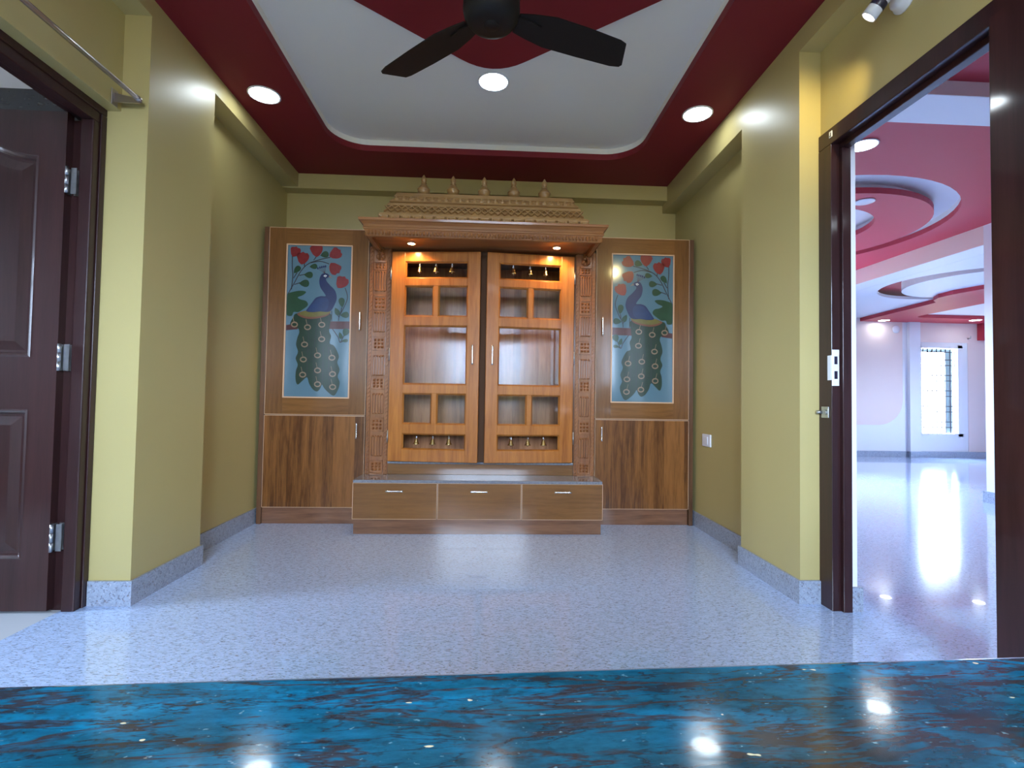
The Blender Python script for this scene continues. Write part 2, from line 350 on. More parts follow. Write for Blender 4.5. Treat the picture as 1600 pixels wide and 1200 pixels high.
w.box(-0.90, 0.80, -2.68, -2.64, 1.15, 1.19); w.box(-0.90, 0.80, -2.68, -2.64, 2.41, 2.45); w.box(-0.90, 0.80, -2.68, -2.64, 2.10, 2.17)
struct(w.build('window_1'))

struct(box('floor', 'floor', (-1.745, 1.70, -2.60, 4.20, -0.08, 0)))
# false ceiling: white tray, red border, red diamond
struct(box('ceiling', 'ceil', (-1.79, 1.64, -2.72, 4.30, 2.73, 2.85)))
hole = rrect(-1.095, 1.045, 0.35, 3.635, 0.24)
m = MB().mat('red'); m.plate([(-1.60, -2.6), (1.54, -2.6), (1.54, 4.15), (-1.60, 4.15)], [hole], ZC, ZC + 0.042); struct(m.build('trim_1'))
m = MB().mat('ceil'); m.plate([(-1.60, -2.6), (1.54, -2.6), (1.54, 4.15), (-1.60, 4.15)], [hole], ZC + 0.042, 2.731); struct(m.build('trim_2'))
def diamond():
    cx, cy_, hx, hy, k = 0.0, 1.985, 1.08, 0.86, 0.16
    V = [(cx + hx, cy_), (cx, cy_ + hy), (cx - hx, cy_), (cx, cy_ - hy)]; out = []
    for i in range(4):
        p, c, q = Vector(V[i - 1]), Vector(V[i]), Vector(V[(i + 1) % 4])
        a = c.lerp(p, k); b = c.lerp(q, k)
        for t in range(9):
            t /= 8; out.append(tuple((1 - t) ** 2 * a + 2 * t * (1 - t) * c + t * t * b))
    return out
m = MB().mat('red'); m.prism(diamond(), 'z', 2.722, 2.731); struct(m.build('trim_3'))
# skirting
H = 0.105
m = MB().mat('skirt')
m.prism([(-1.674, 2.278), (-1.493, 2.278), (-1.493, 2.831), (-1.618, 2.831), (-1.618, 4.16), (-1.63, 4.16), (-1.63, 2.819), (-1.505, 2.819), (-1.505, 2.29), (-1.674, 2.29)], 'z', 0, H)
m.box(-1.683, -1.671, -2.6, 1.262, 0, H)
struct(m.build('baseboard_left'))
m = MB().mat('skirt')
m.prism([(1.521, 2.272), (1.4193, 2.272), (1.4193, 2.838), (1.53, 2.838), (1.53, 4.16), (1.542, 4.16), (1.542, 2.826), (1.4313, 2.826), (1.4313, 2.284), (1.521, 2.284)], 'z', 0, H)
m.box(1.522, 1.534, -2.6, 1.40, 0, H); m.prism([(1.603, 2.188), (1.655, 2.188), (1.655, 7.0), (1.637, 7.0), (1.637, 2.20), (1.603, 2.20)], 'z', 0, H)
struct(m.build('baseboard_right'))

# ------------------------------------------------------------------ side room beyond the left door
struct(box('floor', 'plaintile', (-4.30, -1.745, -0.4, 2.90, -0.08, 0.0)))
m = MB().mat('white'); m.box(-4.30, -1.79, 2.78, 2.90, 2.50, 2.85); m.mat('darktile'); m.box(-4.30, -1.79, 2.78, 2.90, 0, 2.50); struct(m.build('wall_sideroom_back'))
m = MB().mat('white'); m.box(-4.42, -4.30, -0.4, 2.9, 0, 1.0); m.box(-4.42, -4.30, -0.4, 2.9, 2.1, 2.85); m.box(-4.42, -4.30, -0.4, 1.3, 1.0, 2.1); m.box(-4.42, -4.30, 1.9, 2.9, 1.0, 2.1); struct(m.build('wall_sideroom_side'))
struct(box('wall_sideroom_front', 'white', (-4.42, -1.79, -0.52, -0.4, 0, 2.85)))
struct(box('ceiling', 'white', (-4.42, -1.79, -0.52, 2.90, 2.80, 2.90)))
m = MB().mat('whiteplastic'); m.box(-4.38, -4.34, 1.3, 1.34, 1.0, 2.1); m.box(-4.38, -4.34, 1.86, 1.9, 1.0, 2.1); m.box(-4.38, -4.34, 1.58, 1.62, 1.0, 2.1); struct(m.build('window_2'))

# ------------------------------------------------------------------ hall and far room beyond the right door
struct(box('floor', 'floor', (1.70, 9.40, -1.50, 9.0, -0.08, 0)))
m = MB().mat('hallred'); m.plate([(1.637, -1.5), (4.80, -1.5), (4.80, 7.0), (1.637, 7.0)], [circle(3.0, 5.1, 1.40)], 2.65, 2.70); struct(m.build('trim_4'))
m = MB().mat('white'); m.plate([(1.637, -1.5), (4.80, -1.5), (4.80, 7.0), (1.637, 7.0)], [circle(3.0, 5.1, 1.405)], 2.70, 2.755); struct(m.build('trim_5'))
m = MB().mat('hallred'); m.plate(circle(3.2, 5.1, 1.07), [circle(3.10, 5.02, 0.66)], 2.65, 2.70); m.mat('white'); m.plate(circle(3.2, 5.1, 1.0), [circle(3.10, 5.02, 0.70)], 2.70, 2.755); struct(m.build('trim_6'))
struct(box('ceiling', 'white', (1.637, 4.80, -1.5, 7.0, 2.755, 2.86)))
m = MB().mat('peach'); m.box(1.637, 4.80, 2.586, 2.86, 2.572, 2.65); m.mat('white'); m.box(1.637, 4.80, 2.588, 2.86, 2.57, 2.572); struct(m.build('trim_7'))
m = MB().mat('white'); m.box(4.75, 5.02, -1.5, 4.67, 0, 2.86); m.box(4.752, 5.02, 4.67, 9.0, 2.462, 2.86); m.mat('peach'); m.box(4.75, 4.76, 4.67, 9.0, 2.465, 2.65)
m.mat('white'); m.box(4.75, 5.02, 7.0, 9.0, 0, 2.46); m.box(1.60, 4.75, 7.0, 7.12, 0, 0.9); m.box(1.60, 4.75, 7.0, 7.12, 2.1, 2.86); m.box(1.60, 3.1, 7.0, 7.12, 0.9, 2.1); m.box(4.3, 4.75, 7.0, 7.12, 0.9, 2.1); struct(m.build('wall_hall'))
m = MB().mat('skirt'); m.prism([(4.73, -1.5), (4.75, -1.5), (4.75, 4.67), (5.02, 4.67), (5.02, 4.69), (4.73, 4.69)], 'z', 0, H); struct(m.build('baseboard_hall'))
struct(box('wall_hall_front', 'white', (1.60, 5.02, -1.62, -1.5, 0, 2.86)))
# far room: ceiling with eye shaped cut-out, white disc and crimson slab
m = MB().mat('white'); m.plate([(5.02, -1.5), (9.42, -1.5), (9.42, 9.0), (5.02, 9.0)], [circle(6.1, 6.2, 0.95)], 2.46, 2.50); struct(m.build('trim_8'))
struct(box('ceiling', 'hallred', (5.02, 9.42, -1.5, 9.0, 2.58, 2.70)))
m = MB().mat('white'); m.prism(circle(6.25, 6.15, 0.83), 'z', 2.455, 2.579); struct(m.build('trim_9'))
m = MB().mat('hallred'); m.plate([(6.62, 8.8), (6.47, 7.20), (6.44, 7.05), (6.30, 6.94), (6.20, 6.75), (6.18, 6.5), (6.26, 6.2), (6.5, 5.7), (7.0, 5.2), (9.4, 4.9), (9.4, 8.8)], [rrect(7.15, 9.0, 6.9, 8.3, 0.2)], 2.40, 2.459); struct(m.build('trim_10'))
m = MB().mat('white')
m.box(4.9, 7.69, 8.80, 8.92, 0, 2.5); m.box(7.49, 7.69, 8.74, 8.80, 0, 2.46); m.box(8.506, 9.42, 8.80, 8.92, 0, 2.5); m.box(7.69, 8.506, 8.80, 8.92, 0, 0.37); m.box(7.69, 8.506, 8.80, 8.92, 2.0, 2.5)
struct(m.build('wall_farroom_back'))
m = MB().mat('peach')  # peach painted field with a rounded lower corner, and the peach window bay
pk = [(5.05, 0.56), (6.95, 0.56)] + [(6.95 + 0.45 * math.sin(math.radians(a)), 1.01 - 0.45 * math.cos(math.radians(a))) for a in range(0, 91, 10)] + [(7.40, 2.46), (5.05, 2.46)]
m.prism(pk, 'y', 8.794, 8.80); m.box(8.62, 9.40, 8.794, 8.80, 0.1, 2.46); m.box(7.70, 8.62, 8.794, 8.80, 2.05, 2.46)
struct(m.build('trim_11'))
m = MB().mat('skirt'); m.box(4.9, 9.40, 8.77, 8.80, 0, 0.10); m.box(7.47, 7.71, 8.71, 8.74, 0, 0.10); struct(m.build('baseboard_farroom'))
m = MB().mat('white'); m.box(9.40, 9.52, -1.5, 9.0, 0, 0.85); m.box(9.40, 9.52, -1.5, 9.0, 1.95, 2.5); m.box(9.40, 9.52, -1.5, 5.15, 0.85, 1.95); m.box(9.40, 9.52, 6.05, 9.0, 0.85, 1.95); struct(m.build('wall_farroom_side'))
struct(box('wall_farroom_front', 'white', (5.02, 9.52, -1.62, -1.5, 0, 2.7)))
struct(box('trim_12', 'hallred', (8.80, 9.10, 8.70, 8.794, 2.10, 2.40)))
# far window: white frame, metal grille
m = MB().mat('white')
m.box(7.69, 7.74, 8.78, 8.86, 0.37, 2.0); m.box(8.42, 8.506, 8.78, 8.86, 0.37, 2.0); m.box(7.69, 8.506, 8.78, 8.86, 1.95, 2.0); m.box(7.69, 8.506, 8.78, 8.86, 0.37, 0.42)
win3 = struct(m.build('window_3'))
m = MB().mat('blackplastic')
for k in range(9): x = 7.76 + 0.085 * k; m.box(x, x + 0.012, 8.87, 8.88, 0.42, 1.95)
for z in (0.52, 0.62, 0.80, 0.90, 1.08, 1.18, 1.36, 1.46, 1.64, 1.74, 1.88): m.box(7.74, 8.42, 8.87, 8.88, z, z + 0.012)
m.build('grille', None, win3)
m = MB().mat('frost'); m.box(8.27, 8.42, 8.895, 8.90, 0.42, 1.95); m.box(7.74, 8.27, 8.895, 8.90, 1.89, 1.95); m.build('frosted_pane', None, win3)
m = MB().mat('whiteplastic'); m.box(3.1, 3.15, 7.04, 7.08, 0.9, 2.1); m.box(4.25, 4.3, 7.04, 7.08, 0.9, 2.1); m.box(3.68, 3.72, 7.04, 7.08, 0.9, 2.1); struct(m.build('added_window_4'))  # unseen window in the hall end wall, added to let light in
m = MB().mat('whiteplastic'); m.box(9.44, 9.48, 5.15, 5.2, 0.85, 1.95); m.box(9.44, 9.48, 6.0, 6.05, 0.85, 1.95); m.box(9.44, 9.48, 5.58, 5.62, 0.85, 1.95); struct(m.build('added_window_5'))  # unseen side window, added to bring daylight into the far room

# ------------------------------------------------------------------ panelled lacquer doors
def leaf_mesh(W, Ht, T, far_side=-1):
    """door leaf from hinge x=0 to x=W, y 0..T (front face y=0), with two recessed-and-raised panels on both faces"""
    m = MB().mat('lacquer'); st = 0.108; zs = [(0.21, 0.82, False), (1.035, 1.88, True)]
    m.box(0, st, 0, T, 0, Ht); m.box(W - st, W, 0, T, 0, Ht)
    m.box(st, W - st, 0, T, 0, zs[0][0]); m.box(st, W - st, 0, T, zs[0][1], zs[1][0])
    x0, x1 = st, W - st; N = 14
    def arch(i, k=1.0):  # wavy arched head
        t = i / N; return 0.075 * (0.5 - 0.5 * math.cos(2 * math.pi * t)) * k
    # rail above the arched panel
    z1 = zs[1][1]
    pts = [(x0 + (x1 - x0) * i / N, z1 + arch(i)) for i in range(N + 1)] + [(x1, Ht), (x0, Ht)]
    m.prism(pts, 'y', 0, T)
    for z0, z1, ar in zs:
        def outline(d):
            o = [(x0 + d, z0 + d), (x1 - d, z0 + d)]
            if ar: o += [(x0 + d + (x1 - x0 - 2 * d) * i / N, z1 - d + arch(i)) for i in range(N, -1, -1)]
            else: o += [(x1 - d, z1 - d), (x0 + d, z1 - d)]
            return o
        for f, sg in ((0, 1), (T, -1)):
            prof = [(0.0, 0.0), (0.006, -0.003), (0.014, 0.004), (0.020, 0.013), (0.030, 0.013), (0.062, 0.003), (0.066, 0.002)]
            loops = []
            for d, dep in prof:
                loops.append([m.bm.verts.new((u, f + sg * dep, v)) for u, v in outline(d)])
            for a, b in zip(loops, loops[1:]):
                for i in range(len(a)): m.face([a[i], a[(i + 1) % len(a)], b[(i + 1) % len(b)], b[i]])
            m.face(loops[-1])
    return m
def hinge_mesh(x, y, z, sx):
    m = MB().mat('hinge')
    m.lathe([(0.006, -0.056), (0.006, -0.02)], (x, y, z), seg=10); m.lathe([(0.006, -0.018), (0.006, 0.018)], (x, y, z), seg=10); m.lathe([(0.006, 0.02), (0.006, 0.056)], (x, y, z), seg=10)
    return m
# left door
d1 = empty('door_1', (-1.73, 1.77, 0), kind='structure')
m = MB().mat('lacqframe')
m.box(-1.735, -1.683, 2.222, 2.289, 0, 2.062, bev=0.004); m.box(-1.79, -1.735, 2.243, 2.289, 0, 2.062)
m.box(-1.6835, -1.676, 2.258, 2.2885, 0, 2.104, bev=0.003)
m.box(-1.735, -1.683, 1.262, 1.325, 0, 2.062, bev=0.004); m.box(-1.79, -1.735, 1.262, 1.30, 0, 2.062)
m.box(-1.735, -1.683, 1.262, 2.289, 2.062, 2.136, bev=0.004); m.box(-1.79, -1.735, 1.262, 2.289, 2.083, 2.136); m.box(-1.6835, -1.676, 1.262, 2.2885, 2.105, 2.1375, bev=0.003)
m.build('door_frame', None, d1)
lm = leaf_mesh(0.86, 2.07, 0.036)
# leaf hinge edge towards +X, front face towards the camera
for v in lm.bm.verts: v.co = Vector((-1.778 - v.co.x, 2.207 + v.co.y, 0.010 + v.co.z))
leaf = lm.build('door_leaf', None, d1)
for z in (1.79, 1.047, 0.305):
    m = hinge_mesh(-1.768, 2.203, z, 1); m.box(-1.7765, -1.7745, 2.205, 2.240, z - 0.055, z + 0.055); m.box(-1.765, -1.737, 2.239, 2.243, z - 0.055, z + 0.055)
    m.box(-1.760, -1.737, 2.214, 2.217, z - 0.055, z + 0.055)
    m.build('hinge', None, leaf)
# right door: opening to the hall, leaf folded back on the room wall
d2 = empty('door_2', (1.56, 1.84, 0), kind='structure')
m = MB().mat('lacqframe')
m.box(1.522, 1.562, 2.197, 2.2835, 0, 2.071, bev=0.002); m.box(1.562, 1.602, 2.180, 2.2835, 0, 2.049, bev=0.002)
m.box(1.533, 1.562, 1.395, 1.483, 0, 2.071, bev=0.002); m.box(1.562, 1.602, 1.395, 1.500, 0, 2.049, bev=0.002)
m.box(1.522, 1.562, 1.395, 2.2835, 2.072, 2.145, bev=0.003); m.box(1.562, 1.602, 1.395, 2.2835, 2.050, 2.145, bev=0.003)
fr2 = m.build('door_frame', None, d2)
lm = leaf_mesh(0.78, 2.065, 0.034)
for v in lm.bm.verts: v.co = Vector((1.496 + v.co.y, 1.4435 - v.co.x, 0.010 + v.co.z))
leaf2 = lm.build('door_leaf', None, d2)
for z in (1.80, 1.05, 0.305):
    m = hinge_mesh(1.530, 1.452, z, 1); m.box(1.500, 1.528, 1.4438, 1.446, z - 0.055, z + 0.055); m.build('hinge', None, leaf2)
m = MB().mat('whiteplastic'); m.box(1.5225, 1.5545, 2.1935, 2.197, 0.985, 1.145, bev=0.001); m.box(1.5195, 1.522, 2.196, 2.222, 1.01, 1.12, bev=0.001)
m.mat('blackplastic'); m.box(1.532, 1.546, 2.1925, 2.194, 1.08, 1.115); m.box(1.532, 1.546, 2.1925, 2.194, 1.015, 1.05)
m.build('strike_plate', None, fr2)
m = MB().mat('hinge'); m.box(1.518, 1.522, 2.215, 2.262, 0.842, 0.892, bev=0.001); m.lathe([(0.008, 0), (0.008, 0.020)], (1.519, 2.262, 0.867), axis=(-1, 0.2, 0), seg=12); m.lathe([(0.012, 0), (0.012, 0.004)], (1.518, 2.235, 0.867), axis=(-1, 0, 0), seg=12)
m.build('bolt_keeper', None, fr2)
m = MB().mat('whiteplastic'); m.box(1.519, 1.522, 2.186, 2.206, 2.10, 2.128, bev=0.001); m.mat('blackplastic'); m.box(1.518, 1.5195, 2.192, 2.195, 2.104, 2.120); m.box(1.518, 1.5195, 2.192, 2.202, 2.104, 2.107); m.build('door_catch', None, fr2)

# ------------------------------------------------------------------ side cabinets with painted peacock glass
def leafp(c, ang, L, W):
    out = []; ca, sa = math.cos(ang), math.sin(ang)
    for k in range(20):
        t = 2 * math.pi * k / 20; x = L * math.cos(t) * 0.5; y = W * 0.5 * math.sin(t) * (1 - 0.35 * math.cos(t))
        if k == 0: x *= 1.18
        out.append((c[0] + x * ca - y * sa, c[1] + x * sa + y * ca))
    return out
def flower(c, ang, S):
    """cup shaped bloom opening along ang"""
    pr = [(-0.55, 0.05), (-0.35, 0.32), (0.0, 0.52), (0.22, 0.62), (0.42, 0.50), (0.50, 0.28), (0.66, 0.12), (0.55, -0.08), (0.62, -0.30), (0.40, -0.50), (0.15, -0.52), (-0.1, -0.45), (-0.38, -0.28), (-0.55, -0.05)]
    ca, sa = math.cos(ang), math.sin(ang)
    return [(c[0] + S * (x * ca - y * sa), c[1] + S * (x * sa + y * ca)) for x, y in pr]
M['aglass'] = plain('pale_blue_painted_glass', (0.095, 0.165, 0.20, 1), 0.12, coat=0.45, var=0.08, vscale=6)
M['ablue'] = plain('peacock_blue_paint', (0.002, 0.012, 0.070, 1), 0.3, coat=0.3, var=0.3, vscale=25)
M['awing'] = plain('wing_blue_paint', (0.004, 0.026, 0.10, 1), 0.3, coat=0.3, var=0.4, vscale=25)
M['agreen'] = plain('tail_green_paint', (0.007, 0.030, 0.012, 1), 0.3, coat=0.3, var=0.5, vscale=18)
M['aleaf'] = plain('leaf_green_paint', (0.010, 0.048, 0.018, 1), 0.3, coat=0.3, var=0.4, vscale=30)
M['aleaf2'] = plain('big_leaf_green_paint', (0.012, 0.055, 0.020, 1), 0.3, coat=0.3, var=0.5, vscale=20)
M['ateal'] = plain('tail_teal_paint', (0.055, 0.17, 0.15, 1), 0.3, coat=0.3, var=0.3, vscale=25)
M['ared'] = plain('flower_red_paint', (0.19, 0.009, 0.013, 1), 0.3, coat=0.3, var=0.4, vscale=50)
M['astem'] = plain('stem_dark_paint', (0.018, 0.018, 0.022, 1), 0.3, coat=0.3)
M['abranch'] = plain('branch_brown_paint', (0.075, 0.020, 0.018, 1), 0.3, coat=0.3, var=0.4, vscale=30)
M['ayellow'] = plain('saddle_olive_paint', (0.14, 0.12, 0.020, 1), 0.3, coat=0.3, var=0.4, vscale=30)
M['arust'] = plain('saddle_rust_paint', (0.13, 0.04, 0.018, 1), 0.3, coat=0.3)
M['aring'] = plain('feather_eye_ring_paint', (0.20, 0.13, 0.08, 1), 0.3, coat=0.3)
M['acream'] = plain('eye_white_paint', (0.60, 0.62, 0.62, 1), 0.3, coat=0.3)
def peacock(x0, x1, z0, z1, y, flip):
    """painting on the glass, in one mesh; u,v in the pixels of the right-hand panel"""
    m = MB()
    def T(p):
        u = (p[0] - 85) / 435.0; v = (p[1] - 85) / 1070.0
        if flip: u = 1 - u
        return (x0 + (x1 - x0) * min(0.995, max(0.005, u)), z1 - (z1 - z0) * v)
    def shape(pts, key, lay):
        m.mat(key); q = [T(p) for p in pts]; t = bmesh.new(); yy = y - 0.0004 * lay
        vs_ = [t.verts.new((a, yy, b)) for a, b in q]; es = [t.edges.new((vs_[i], vs_[(i + 1) % len(vs_)])) for i in range(len(vs_))]
        bmesh.ops.triangle_fill(t, use_beauty=True, edges=es); m.merge(t)
    def smooth(pts, closed=True, n=4):
        out = []; L = len(pts)
        for i in range(L if closed else L - 1):
            p = [Vector(pts[(i + k) % L] if closed else pts[min(max(i + k, 0), L - 1)]) for k in (-1, 0, 1, 2)]
            for j in range(n):
                t = j / n; out.append(tuple(0.5 * ((2 * p[1]) + (-p[0] + p[2]) * t + (2 * p[0] - 5 * p[1] + 4 * p[2] - p[3]) * t * t + (-p[0] + 3 * p[1] - 3 * p[2] + p[3]) * t ** 3)))
        if not closed: out.append(pts[-1])
        return out
    def line(pts, wd, key, lay):
        pts = [Vector(p) for p in smooth(pts, False, 4)]; L, Rr = [], []
        for i, p in enumerate(pts):
            d = (pts[min(i + 1, len(pts) - 1)] - pts[max(0, i - 1)]).normalized(); nn = Vector((-d.y, d.x)) * wd / 2
            L.append(tuple(p + nn)); Rr.append(tuple(p - nn))
        m.mat(key); yy = y - 0.0004 * lay
        for i in range(len(L) - 1):
            q = [T(L[i]), T(L[i + 1]), T(Rr[i + 1]), T(Rr[i])]; m.face([m.bm.verts.new((a, yy, b)) for a, b in q])
    shape([(82, 617), (228, 620), (228, 674), (82, 672)], 'abranch', 1); shape([(440, 640), (518, 652), (518, 690), (440, 680)], 'abranch', 1)
    for p in ([(516, 440), (470, 350), (430, 270), (380, 215), (300, 182), (232, 165)], [(325, 150), (332, 170), (345, 188)], [(408, 205), (405, 238)], [(490, 160), (489, 240), (483, 300), (490, 400)],
              [(238, 212), (300, 195), (365, 208)], [(125, 380), (107, 450), (135, 530), (160, 580), (165, 616)], [(150, 560), (145, 520)], [(205, 672), (165, 730), (150, 768), (128, 725), (112, 700)], [(150, 768), (118, 755)], [(400, 290), (440, 300)], [(430, 350), (472, 365)], [(455, 280), (478, 320)], [(175, 570), (160, 590)]):
        line(p, 6, 'astem', 2)
    tail = [(228, 560), (222, 640), (226, 690), (212, 725), (220, 775), (192, 790), (168, 830), (155, 870), (165, 910), (148, 960), (160, 1008), (145, 1050), (155, 1100), (183, 1143), (225, 1118), (252, 1088), (265, 1068), (278, 1098), (298, 1116), (325, 1102), (352, 1062), (368, 1018), (400, 1045), (430, 1070), (445, 1030), (443, 970), (432, 930), (448, 885), (433, 840), (448, 790), (440, 740), (428, 700), (440, 672), (475, 665), (492, 640), (472, 600), (438, 566)]
    shape(smooth(tail), 'agreen', 3)
    for pts in ([(300, 600), (322, 760), (322, 1000)], [(262, 800), (262, 1060)], [(365, 620), (368, 1010)], [(228, 800), (215, 1100)]): line(pts, 3, 'astem', 4)
    for cx, cy_ in ((277, 645), (275, 747), (300, 862), (297, 968), (295, 1065), (373, 665), (390, 787), (395, 893), (397, 1000), (462, 648), (202, 877), (195, 992), (192, 1083)):
        shape([(cx + 24 * math.cos(a * 0.5236), cy_ + 21 * math.sin(a * 0.5236)) for a in range(12)], 'aring', 5)
        shape([(cx + 16 * math.cos(a * 0.5236), cy_ + 12 * math.sin(a * 0.5236)) for a in range(12)], 'agreen', 6)
        line([(cx + 4, cy_ - 20), (cx + 12, cy_ - 55)], 3, 'aring', 5)
    shape(smooth([(222, 548), (300, 545), (375, 545), (445, 570), (410, 597), (350, 606), (285, 596), (238, 578)]), 'arust', 7)
    shape(smooth([(222, 545), (300, 540), (375, 545), (430, 568), (400, 586), (345, 592), (285, 584), (238, 568)]), 'ayellow', 8)
    body = [(262, 279), (285, 286), (299, 315), (301, 347), (291, 385), (268, 418), (256, 442), (288, 443), (322, 456), (347, 490), (374, 530), (384, 552), (340, 558), (290, 552), (242, 554), (215, 542), (195, 505), (181, 465), (183, 428), (197, 395), (228, 364), (252, 335), (256, 318), (242, 310), (234, 298), (243, 285)]
    shape(smooth(body), 'ablue', 9)
    shape(smooth([(232, 490), (250, 455), (300, 458), (335, 488), (372, 548), (305, 550), (248, 540)]), 'awing', 10)
    shape([(238, 292), (212, 312), (240, 306)], 'aring', 9)
    shape([(250, 296), (264, 291), (274, 300), (260, 308)], 'acream', 10); shape([(258, 297), (266, 296), (266, 303), (259, 303)], 'astem', 11)
    for tx, ty in ((262, 230), (274, 233), (287, 236), (300, 240), (314, 246)):
        line([(265, 282), (tx, ty)], 2, 'abranch', 8); shape([(tx + 6 * math.cos(a), ty + 9 * math.sin(a)) for a in (0, 1.05, 2.1, 3.14, 4.2, 5.2)], 'ablue', 9)
    line([(212, 545), (210, 618)], 5, 'astem', 4); line([(232, 552), (228, 618)], 5, 'astem', 4)
    for c, a, L, W_ in (((270, 146), 0.3, 54, 44), ((343, 233), 0.1, 50, 36), ((455, 258), 0.9, 60, 38), ((375, 294), 0.0, 56, 44), ((402, 355), 0.05, 64, 50), ((145, 483), 1.7, 66, 40), ((122, 572), 0.1, 56, 42), ((176, 550), -1.1, 54, 34), ((113, 695), 1.2, 54, 44), ((148, 720), -1.3, 46, 26), ((116, 755), 0.1, 42, 22)):
        shape(leafp(c, a, L, W_), 'aleaf', 4)
    shape(smooth([(390, 415), (430, 408), (480, 418), (516, 440), (518, 520), (516, 580), (482, 586), (470, 560), (440, 560), (415, 545), (375, 510), (388, 480), (425, 470), (445, 455), (410, 438)]), 'aleaf2', 4)
    for c, a, S in (((200, 140), 3.6, 74), ((203, 240), 2.2, 76), ((150, 345), 4.1, 78), ((325, 122), 4.7, 78), ((418, 180), 4.5, 76), ((472, 135), 4.3, 64)):
        shape(flower(c, a, S), 'ared', 5)
    return m
def handle_bar(x0, z0, x1, z1, y, out=0.022, r=0.0055):
    m = MB().mat('steel')
    m.tube([(x0, y, z0), (x0, y - out, z0)], r * 0.8, 8); m.tube([(x1, y, z1), (x1, y - out, z1)], r * 0.8, 8)
    dx, dz = (x1 - x0), (z1 - z0); L = math.hypot(dx, dz); ex, ez = dx / L * 0.012, dz / L * 0.012
    m.tube([(x0 - ex, y - out, z0 - ez), (x0, y - out, z0), (x1, y - out, z1), (x1 + ex, y - out, z1 + ez)], [r * 1.25, r, r, r * 1.25], 10)
    return m
YC = 3.72
def edge_frame(m, x0, x1, z0, z1, y, t=0.0035):
    for b in ((x0, x1, z0, z0 + t), (x0, x1, z1 - t, z1), (x0, x0 + t, z0, z1), (x1 - t, x1, z0, z1)): m.box(b[0], b[1], y - 0.0008, y + 0.002, b[2], b[3])
def side_cabinet(S, cx0, cx1, dx0, dx1, gx0, gx1, label):
    """S = -1 left, +1 right; cx carcass, dx doors, gx glass"""
    t = empty('side_cabinet', ((cx0 + cx1) / 2, 3.94, 0), label, 'cabinet')
    m = MB().mat('panel')
    ins = 0.0015
    if S < 0: m.box(cx0, dx0 - 0.002, YC - 0.004, 4.155, 0, 2.112, bev=0.002); m.box(dx1, cx1, YC + 0.022, 4.155, 0.12, 2.105)
    else: m.box(dx1 + 0.002, cx1, YC - 0.004, 4.155, 0, 2.112, bev=0.002); m.box(cx0, dx0, YC + 0.022, 4.155, 0.12, 2.105)
    a, b = min(dx0, cx0 + 0.03) if S < 0 else dx0, dx1 if S < 0 else dx1
    m.box(a, b, YC + 0.022, 4.155, 2.085, 2.112); m.box(a, b, YC + 0.022, 4.155, 0.105, 0.13); m.box(a, b, YC + 0.022, 4.155, 0.755, 0.775); m.box(a, b, 4.14, 4.155, 0.12, 2.1)
    m.build('carcass', None, t)
    m = MB().mat('plinth'); m.box(a + 0.001, b - 0.001, YC + 0.018, YC + 0.04, 0, 0.112); m.build('plinth', None, t)
    # upper glazed door
    z0, z1, gz0, gz1 = 0.772, 2.112, 0.893, 1.993
    d = MB().mat('lams'); d.box(dx0, gx0, YC, YC + 0.02, z0, z1); d.box(gx1, dx1, YC, YC + 0.02, z0, z1)
    d.mat('lam'); d.box(gx0, gx1, YC, YC + 0.02, z0, gz0); d.box(gx0, gx1, YC, YC + 0.02, gz1, z1)
    d.mat('edge'); edge_frame(d, dx0, dx1, z0, z1, YC)
    for bb in ((gx0, gx1, gz0 - 0.002, gz0 + 0.007), (gx0, gx1, gz1 - 0.007, gz1 + 0.002), (gx0 - 0.002, gx0 + 0.007, gz0, gz1), (gx1 - 0.007, gx1 + 0.002, gz0, gz1)): d.box(bb[0], bb[1], YC - 0.003, YC + 0.006, bb[2], bb[3], bev=0.001)
    door = d.build('glazed_door', None, t)
    g = MB().mat('aglass'); g.box(gx0 - 0.004, gx1 + 0.004, YC + 0.008, YC + 0.014, gz0 - 0.004, gz1 + 0.004); gl = g.build('glass_panel', None, door)
    pk_ = peacock(gx0 + 0.006, gx1 - 0.006, gz0 + 0.006, gz1 - 0.006, YC + 0.0078, S < 0); pk_.build('peacock_painting', None, door)
    hx = -0.918 if S < 0 else 0.8375
    handle_bar(hx, 1.392, hx, 1.505, YC).build('handle', None, door)
    d = MB().mat('lamv'); d.box(dx0, dx1, YC, YC + 0.02, 0.117, 0.767); d.mat('edge'); edge_frame(d, dx0, dx1, 0.117, 0.767, YC, 0.003)
    door = d.build('lower_door', None, t)
    handle_bar(hx - (0.004 if S < 0 else 0), 0.622, hx - (0.004 if S < 0 else 0), 0.705, YC).build('handle', None, door)
    return t
side_cabinet(-1, -1.6076, -0.866, -1.574, -0.868, -1.450, -0.986, 'tall teak side cabinet with peacock glass facing right, left of the shrine')
side_cabinet(1, 0.790, 1.5199, 0.790, 1.488, 0.905, 1.372, 'tall teak side cabinet with peacock glass facing left, beside the wall socket')

